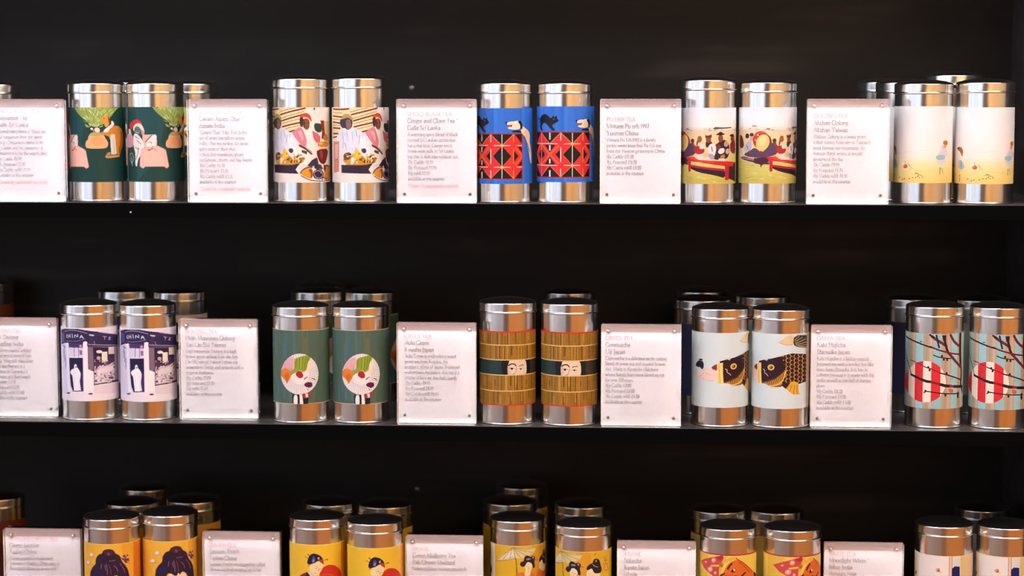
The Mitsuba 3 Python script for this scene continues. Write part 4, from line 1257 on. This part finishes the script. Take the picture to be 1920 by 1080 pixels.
# A small book face drawn with strokes (stem, thin line, curve, serif); 70 units to the capital height.
# V x y0 y1 m stem; D/d thick/thin diagonal x0 y0 x1 y1 m; H x0 x1 y thin bar; C/c thick/thin curve; l thin line; o dot. m: serif at start (1), end (2), both (3)
GLYPHS = {
    'A': (60, 'd 5 0 30 70 1;D 30 70 56 0 2;H 14 46 24'), 'B': (52, 'V 12 0 70 3;C 12 69 34 70 42 54 34 38 14 37;C 14 37 38 38 49 20 38 0 12 1'),
    'C': (60, 'C 54 54 46 69 24 71 6 54 5 18 22 0 46 0 55 15;l 54 54 54 69'), 'D': (66, 'V 12 0 70 3;C 12 69 40 70 60 56 60 14 40 0 12 1'),
    'E': (50, 'V 12 0 70 3;H 12 44 68;H 12 36 37;H 12 46 2;l 44 69 44 57;l 46 1 47 14'), 'F': (47, 'V 12 0 70 3;H 12 43 68;H 12 35 37;l 43 69 43 57'),
    'G': (66, 'C 54 54 46 69 24 71 6 54 5 18 22 0 46 0 55 6;V 56 4 30 2;l 54 54 54 69'), 'H': (68, 'V 12 0 70 3;V 56 0 70 3;H 12 56 37'), 'I': (26, 'V 13 0 70 3'),
    'J': (26, 'V 14 0 70 2;C 14 4 13 -14 2 -18'), 'K': (60, 'V 12 0 70 3;d 14 32 48 70 2;D 22 40 54 0 2'), 'L': (48, 'V 12 0 70 3;H 12 44 2;l 44 1 46 15'),
    'M': (80, 'd 12 0 15 70 3;D 15 70 40 6 0;d 40 6 65 70 0;V 68 0 70 3'), 'N': (70, 'd 12 0 12 70 3;D 12 70 57 0 0;d 57 0 57 70 2'),
    'O': (70, 'C 35 71 12 66 5 35 12 4 35 -1 58 4 65 35 58 66 35 71'), 'P': (50, 'V 12 0 70 3;C 12 69 36 70 46 52 36 34 14 34'),
    'R': (58, 'V 12 0 70 3;C 12 69 34 70 43 53 34 37 14 37;D 28 37 54 0 2'), 'S': (46, 'C 40 56 34 70 18 71 8 56 14 42 34 30 40 16 30 0 12 0 6 15'),
    'T': (56, 'V 28 0 70 1;H 5 51 68;l 5 69 4 56;l 51 69 52 56'), 'U': (66, 'V 12 20 70 2;C 12 24 16 2 34 -1 50 3 54 24;d 54 22 54 70 2'),
    'V': (60, 'D 4 70 30 0 1;d 30 0 56 70 2'), 'W': (86, 'D 4 70 24 0 1;d 24 0 43 66 0;D 43 66 62 0 0;d 62 0 82 70 2'), 'Y': (56, 'D 4 70 28 34 1;d 28 34 52 70 2;V 28 0 34 1'),
    'a': (38, 'C 8 36 16 44 27 42 29 32 29 8 31 2 36 2;C 29 26 14 24 6 14 10 1 20 1 29 9'), 'b': (44, 'V 9 2 72 2;C 9 34 18 45 34 42 40 22 32 2 18 -1 9 6'), 'c': (37, 'C 33 34 26 45 12 42 5 22 12 2 26 -1 34 9'),
    'd': (44, 'V 34 0 72 3;C 34 34 26 45 10 42 4 22 10 1 24 -1 34 8'), 'e': (38, 'c 6 25 33 25;C 33 25 32 42 20 45 8 40 5 22 12 1 26 -1 34 9'), 'f': (26, 'V 12 0 56 1;C 12 54 14 72 27 70;H 4 24 43'),
    'g': (40, 'C 19 45 6 41 6 30 8 17 19 15 31 18 32 30 30 42 19 45;c 12 17 6 10 14 3 30 2 37 -8 30 -20 12 -21 4 -12 12 -3;l 30 42 39 44'), 'h': (45, 'V 9 0 72 3;C 9 32 20 45 32 43 36 30;V 36 0 32 1'),
    'i': (22, 'V 11 0 44 3;o 11 60'), 'j': (22, 'V 12 -8 44 2;C 12 -6 10 -19 0 -21;o 12 60'), 'k': (43, 'V 9 0 72 3;d 10 19 34 44 2;D 17 26 38 0 2'), 'l': (21, 'V 10 0 72 3'),
    'm': (69, 'V 9 0 44 3;C 9 32 18 45 29 43 34 30;V 34 0 32 1;C 34 32 44 45 54 43 59 30;V 59 0 32 1'), 'n': (46, 'V 9 0 44 3;C 9 32 20 45 32 43 36 30;V 36 0 32 1'),
    'o': (42, 'C 21 45 8 41 4 22 8 3 21 -1 34 3 38 22 34 41 21 45'), 'p': (44, 'V 9 -20 44 3;C 9 34 18 45 34 42 40 22 32 2 18 -1 9 8'), 'q': (44, 'V 34 -20 42 1;C 34 34 26 45 10 42 4 22 10 1 24 -1 34 8'),
    'r': (31, 'V 9 0 44 3;C 9 30 16 44 28 41'), 's': (32, 'C 27 35 22 45 10 44 6 34 14 25 26 17 27 6 18 -1 6 1 4 10'), 't': (27, 'V 11 6 56 0;C 11 8 13 -1 26 3;H 4 24 43'),
    'u': (46, 'V 9 10 44 2;C 9 14 12 -1 26 0 36 10;V 36 0 44 3'), 'v': (40, 'D 3 44 20 0 1;d 20 0 37 44 2'), 'w': (60, 'D 3 44 17 0 1;d 17 0 30 42 0;D 30 42 43 0 0;d 43 0 57 44 2'), 'x': (40, 'D 4 44 36 0 3;d 4 0 36 44 3'),
    'y': (40, 'D 3 44 20 1 1;d 37 44 20 1 1;c 20 1 13 -18 3 -19'), 'z': (36, 'H 5 32 42;d 32 42 4 2 0;H 4 33 2'),
    '0': (38, 'C 19 50 8 46 5 24 8 3 19 -1 30 3 33 24 30 46 19 50'), '1': (26, 'V 13 0 49 1;l 13 49 5 42'), '2': (36, 'C 5 38 10 49 24 50 30 38 24 22 6 3;H 5 34 3'), '3': (35, 'C 5 40 14 50 27 44 26 28 14 24 28 20 30 2 18 -14 4 -10'),
    '4': (38, 'd 4 2 25 50 0;V 25 -16 50 0;H 3 36 2'), '5': (35, 'l 10 48 30 49;l 10 48 8 28;C 8 28 24 28 31 12 24 -10 5 -14'), '6': (38, 'C 31 66 14 54 5 30 8 4 20 -1 32 6 33 22 26 38 12 36 6 24'), '7': (35, 'H 5 33 47;D 33 48 14 -16 0'),
    '8': (38, 'C 19 68 7 60 9 46 28 32 33 14 20 -1 6 12 10 30 28 46 31 60 19 68'), '9': (38, 'C 7 -16 24 -6 33 18 31 44 19 50 7 42 6 26 12 12 26 14 32 26'),
    '.': (18, 'o 9 2'), ',': (18, 'o 9 3;c 10 3 11 -6 5 -12'), '’': (16, 'o 8 66;c 9 66 10 58 5 52'), '"': (26, 'l 8 70 8 54;l 18 70 18 54'), '*': (30, 'l 15 70 15 48;l 6 65 24 53;l 24 65 6 53'),
    '£': (46, 'C 40 56 34 69 22 68 17 54 20 30 14 6 6 3;c 6 3 20 6 30 -1 42 6;H 8 34 34'), ' ': (20, ''),
}


def glyph(ch):
    parts = []
    adv, spec = GLYPHS[ch]

    def line(p, w):
        parts.append(LineString(p).buffer(w / 2, quad_segs=2, cap_style='flat'))

    def serif(x, y):
        parts.append(box(x - 9, y - (0 if y < 30 else 4), x + 9, y + (4 if y < 30 else 0)))

    for s in filter(None, spec.split(';')):
        k, *n = s.split()
        n = [float(v) for v in n]
        if k == 'V':
            line([(n[0], n[1]), (n[0], n[2])], 9.5)
            if int(n[3]) & 1:
                serif(n[0], n[1])
            if int(n[3]) & 2:
                serif(n[0], n[2])
        elif k in 'Dd':
            line([(n[0], n[1]), (n[2], n[3])], 9.5 if k == 'D' else 5.5)
            if int(n[4]) & 1:
                serif(n[0], n[1])
            if int(n[4]) & 2:
                serif(n[2], n[3])
        elif k == 'H':
            line([(n[0], n[2]), (n[1], n[2])], 5)
        elif k == 'l':
            line([n[:2], n[2:]], 5)
        elif k == 'o':
            parts.append(Point(n).buffer(6.5, quad_segs=2))
        else:
            p = np.array(n).reshape(-1, 2)
            for _ in range(2):
                q = np.stack([.75 * p[:-1] + .25 * p[1:], .25 * p[:-1] + .75 * p[1:]], 1).reshape(-1, 2)
                p = np.vstack([p[:1], q, p[-1:]])
            line(p, 8 if k == 'C' else 5)
    g = shapely.simplify(unary_union(parts), 0.5) if parts else None
    if ch in '012':                                   # lining figures
        g = affinity.scale(g, 1, 1.38, origin=(0, 0))
    elif ch in '34579':
        g = affinity.translate(g, 0, 19)
    return adv, g


_glyphs = {}


def lettering(text, cap, sx):
    """(vertices, triangles) of a flat line of print in x (right) and z (up), capitals cap metres tall, facing -y."""
    V, F, x, n = [], [], 0.0, 0
    for ch in text:
        if ch not in _glyphs:
            adv, g = glyph(ch)
            tri = [] if g is None else [np.array(t.exterior.coords)[:3] for p in getattr(g, 'geoms', [g]) for t in shapely.constrained_delaunay_triangles(p).geoms]
            tri = [t if np.cross(t[1] - t[0], t[2] - t[0]) > 0 else t[::-1] for t in tri]
            _glyphs[ch] = adv, np.concatenate(tri) if tri else None
        adv, t = _glyphs[ch]
        if t is not None:
            V.append(np.stack([(t[:, 0] + x) * cap / 70 * sx, 0 * t[:, 0], t[:, 1] * cap / 70], 1))
        x += adv
    v = np.concatenate(V)
    return v, np.arange(len(v)).reshape(-1, 3)


def joined(items):
    V, F, n = [], [], 0
    for (v, f), x, z in items:
        V.append(v + (x, 0, z))
        F.append(f + n)
        n += len(v)
    m = trimesh.Trimesh(np.vstack(V), np.vstack(F), process=False)
    m.remove_unreferenced_vertices()
    return m


def card_holder(row, x, y, rot, left, head, lines, label):
    """left: left margin of the text in m; head: height of the heading line's middle below the top, in m."""
    t = thing('card_holder', label, 'card holder', f'acrylic card holders on the {ROWS[row]} shelf')
    at = T().translate([x, y, -row * SHELF_S]) @ T().rotate([0, 0, 1], rot)
    part(t, 'front_block', FRONT_BLOCK, at)
    part(t, 'back_block', BACK_BLOCK, at)
    part(t, 'top_shade_sheet', TOP_SHADE, at)
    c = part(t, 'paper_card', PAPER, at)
    part(c, 'card_face', CARD_FACE, at, 'pale lavender card face within a margin of painted-in light')
    for mx in (-CW / 2 + .0085, CW / 2 - .0085):
        for mz in (CH - .0085, .0105):
            part(t, 'magnet', MAGNET if mz > .06 else STUD, at @ T().translate([mx, FRONT_T - .0014, mz]))
    x0 = -CW / 2 + left
    red, grey = [], []
    z = CH - head
    red.append((lettering(lines[0], .0045, 1.06), x0, z - .0023))
    z -= .0084
    grey.append((lettering(lines[1], .0052, 1.0), x0, z - .0022))
    z -= .0084
    grey.append((lettering(lines[2], .0052, 1.0), x0, z - .0022))
    z -= .0080
    for s in lines[3:]:
        if s.startswith('*'):
            red.append((lettering(s, .0042, .93), x0, z - .0034))
        else:
            grey.append((lettering(s, .0042, .93), x0, z - .0016))
        z -= .00658
    for name, items, mat, lab in (('heading_print', red, 'ink_red', 'red printed lettering'), ('text_print', grey, 'ink_grey', 'grey printed lettering')):
        part(c, name, mikit.ply(joined([(p, a, b) for p, a, b in items]).apply_translation((0, FRONT_T - .00082, 0)), mat), at, lab)


G = ['50g Caddy £', '50g Postcard £', '50g Caddy refill £', 'available at the counter']


def prices(a, b, c, refill='50g Caddy refill £'):
    return [G[0] + a, G[1] + b, refill + c, G[3]]


SUST = ['*Grown by sustainable methods']
CARDS = [
    (0, -.5635, .0010, 0.0, .0115, .0145, ['SPICED BLACK TEA', 'Cinnamon Tea *', 'Galle Sri Lanka', 'A comforting blend of black tea', 'and cinnamon from the same', 'estate. Cinnamon comes from', 'Sri Lanka and its cinnamon is', 'considered to be the world’s best.'] + prices('6.95', '5.95', '3.95') + SUST,
     'clear acrylic holder with the Spiced Black Tea, Cinnamon Tea card'),
    (0, -.3170, .0010, 0.0, .0125, .0155, ['SPICED BLACK TEA', 'Garam Assam Chai *', 'Assam India', '"Garam Chai" "Hot Tea" is the', 'cry of street tea sellers across', 'India. This tea evokes the sweet', 'spicy taste of their chai.', 'It includes cinnamon, ginger', 'cardamom, cloves, and bay leaves.'] + prices('6.50', '5.50', '3.50') + SUST,
     'clear acrylic holder with the Spiced Black Tea, Garam Assam Chai card'),
    (0, -.0650, .0010, 0.0, .0120, .0178, ['SPICED BLACK TEA', 'Ginger and Clove Tea *', 'Galle Sri Lanka', 'A warming spicy blend of black', 'tea and Sri Lankan spices that', 'has a real kick. Ginger tea is', 'drunk with milk in Sri Lanka', 'but this is delicious without too.'] + prices('6.95', '5.95', '3.95', '50g refill £') + SUST,
     'clear acrylic holder with the Spiced Black Tea, Ginger and Clove Tea card'),
    (0, .1765, .0010, 0.0, .0075, .0240, ['PU ERH TEA', 'Vintage Pu erh 1992', 'Yunnan China', 'Vintage Pu Erh 1992 is a lovely', 'earthy sweet loose leaf Pu Erh tea', 'from the Yunnan province in China'] + prices('12.00', '11.00', '9.00'),
     'clear acrylic holder with the Pu Erh Tea, Vintage Pu erh 1992 card'),
    (0, .4190, .0010, 0.0, .0080, .0200, ['OOLONG TEA', 'Alishan Oolong', 'Alishan Taiwan', 'Alishan Oolong is a sweet green', 'rolled oolong from one of Taiwan’s', 'most famous tea mountains. Its', 'delicate floral aroma is special', 'anytime of the day'] + prices('9.95', '8.95', '6.95'),
     'clear acrylic holder with the Oolong Tea, Alishan Oolong card'),
    (1, -.5863, .0260, 0.0, .0120, .0165, ['OOLONG TEA', 'Black Oolong', 'Darjeeling India', 'A delicious roasted oolong', 'reminiscent of some Wuyi', 'oolongs. The rich chocolate', 'aroma and flavour is a', 'testament to Goomtee’s', 'dedication and hard work'] + prices('7.50', '6.50', '4.50'),
     'clear acrylic holder with the Oolong Tea, Black Oolong card'),
    (1, -.3366, .0256, 1.0, .0065, .0158, ['OOLONG TEA', 'High Mountain Oolong', 'San Lin Shi Taiwan', 'High Mountain Oolong is a high', 'grown green oolong from the San', 'Lin Shi, one of Taiwan’s great tea', 'mountains. Sweet and smooth with a', 'tropical fruitiness.'] + prices('9.95', '8.95', '6.95', '50g refill £'),
     'clear acrylic holder with the Oolong Tea, High Mountain Oolong card'),
    (1, -.0667, .0052, -0.6, .0085, .0170, ['GREEN TEA', 'Aoki Green', 'Kyushu Japan', 'Aoki Green is a refreshing sweet', 'green tea from Kyushu, the', 'southern island of Japan. Produced', 'with organic fertilisers, this tea is a', 'labour of love for the Aoki family'] + prices('9.95', '8.95', '6.95'),
     'clear acrylic holder with the Green Tea, Aoki Green card'),
    (1, .1787, .0020, -0.6, .0050, .0172, ['GREEN TEA', 'Genmaicha', 'Uji Japan', 'Genmaicha is a delicious nutty tasting', 'blend of green tea and roasted brown', 'rice. Made in Kyoto by Hidehara', 'whose family have been blending tea', 'for over 100 years'] + prices('7.00', '6.00', '4.00'),
     'clear acrylic holder with the Green Tea, Genmaicha card'),
    (1, .4279, .0100, 0.0, .0075, .0165, ['GREEN TEA', 'Kaki Hojicha', 'Shizuoka Japan', 'Kaki Hojicha is a lightly roasted', 'Japanese tea with a smoky, hay like', 'taste from Shizuoka. It is low in', 'caffeine because it is made with the', 'stalks as well as the leaf of the tea', 'plant.'] + prices('8.00', '7.00', '5.00'),
     'clear acrylic holder with the Green Tea, Kaki Hojicha card'),
    (2, -.5671, .0429, 0.0, .0055, .0135, ['SCENTED GREEN TEA', 'Green Jasmine', 'Fujian China', 'Green Jasmine is made every', 'summer in Fujian, China using a', 'fine single estate green tea and'], 'clear acrylic holder with the Scented Green Tea, Green Jasmine card'),
    (2, -.3150, .0423, 0.0, .0075, .0175, ['GREEN TEA', 'Jasmine Pearls', 'Fujian China', 'Jasmine Pearls are exquisitely rolled', 'downy tea buds scented up to ten'], 'clear acrylic holder with the Green Tea, Jasmine Pearls card'),
    (2, -.0613, .0376, 0.0, .0075, .0180, ['TISANE', 'Green Mulberry Tea', 'Pak Chong Thailand', 'Green mulberry tea is a completely'], 'clear acrylic holder with the Tisane, Green Mulberry Tea card'),
    (2, .1985, .0233, 0.0, .0085, .0170, ['TISANE', 'Sobacha', 'Kyoto Japan', 'Sobacha'], 'clear acrylic holder with the Tisane, Sobacha card'),
    (2, .4486, .0317, 0.0, .0065, .0150, ['WHITE TEA', 'Moonlight White *', 'Bihar India', 'Moonlight White'], 'clear acrylic holder with the White Tea, Moonlight White card'),
]
for c in CARDS:
    card_holder(*c)
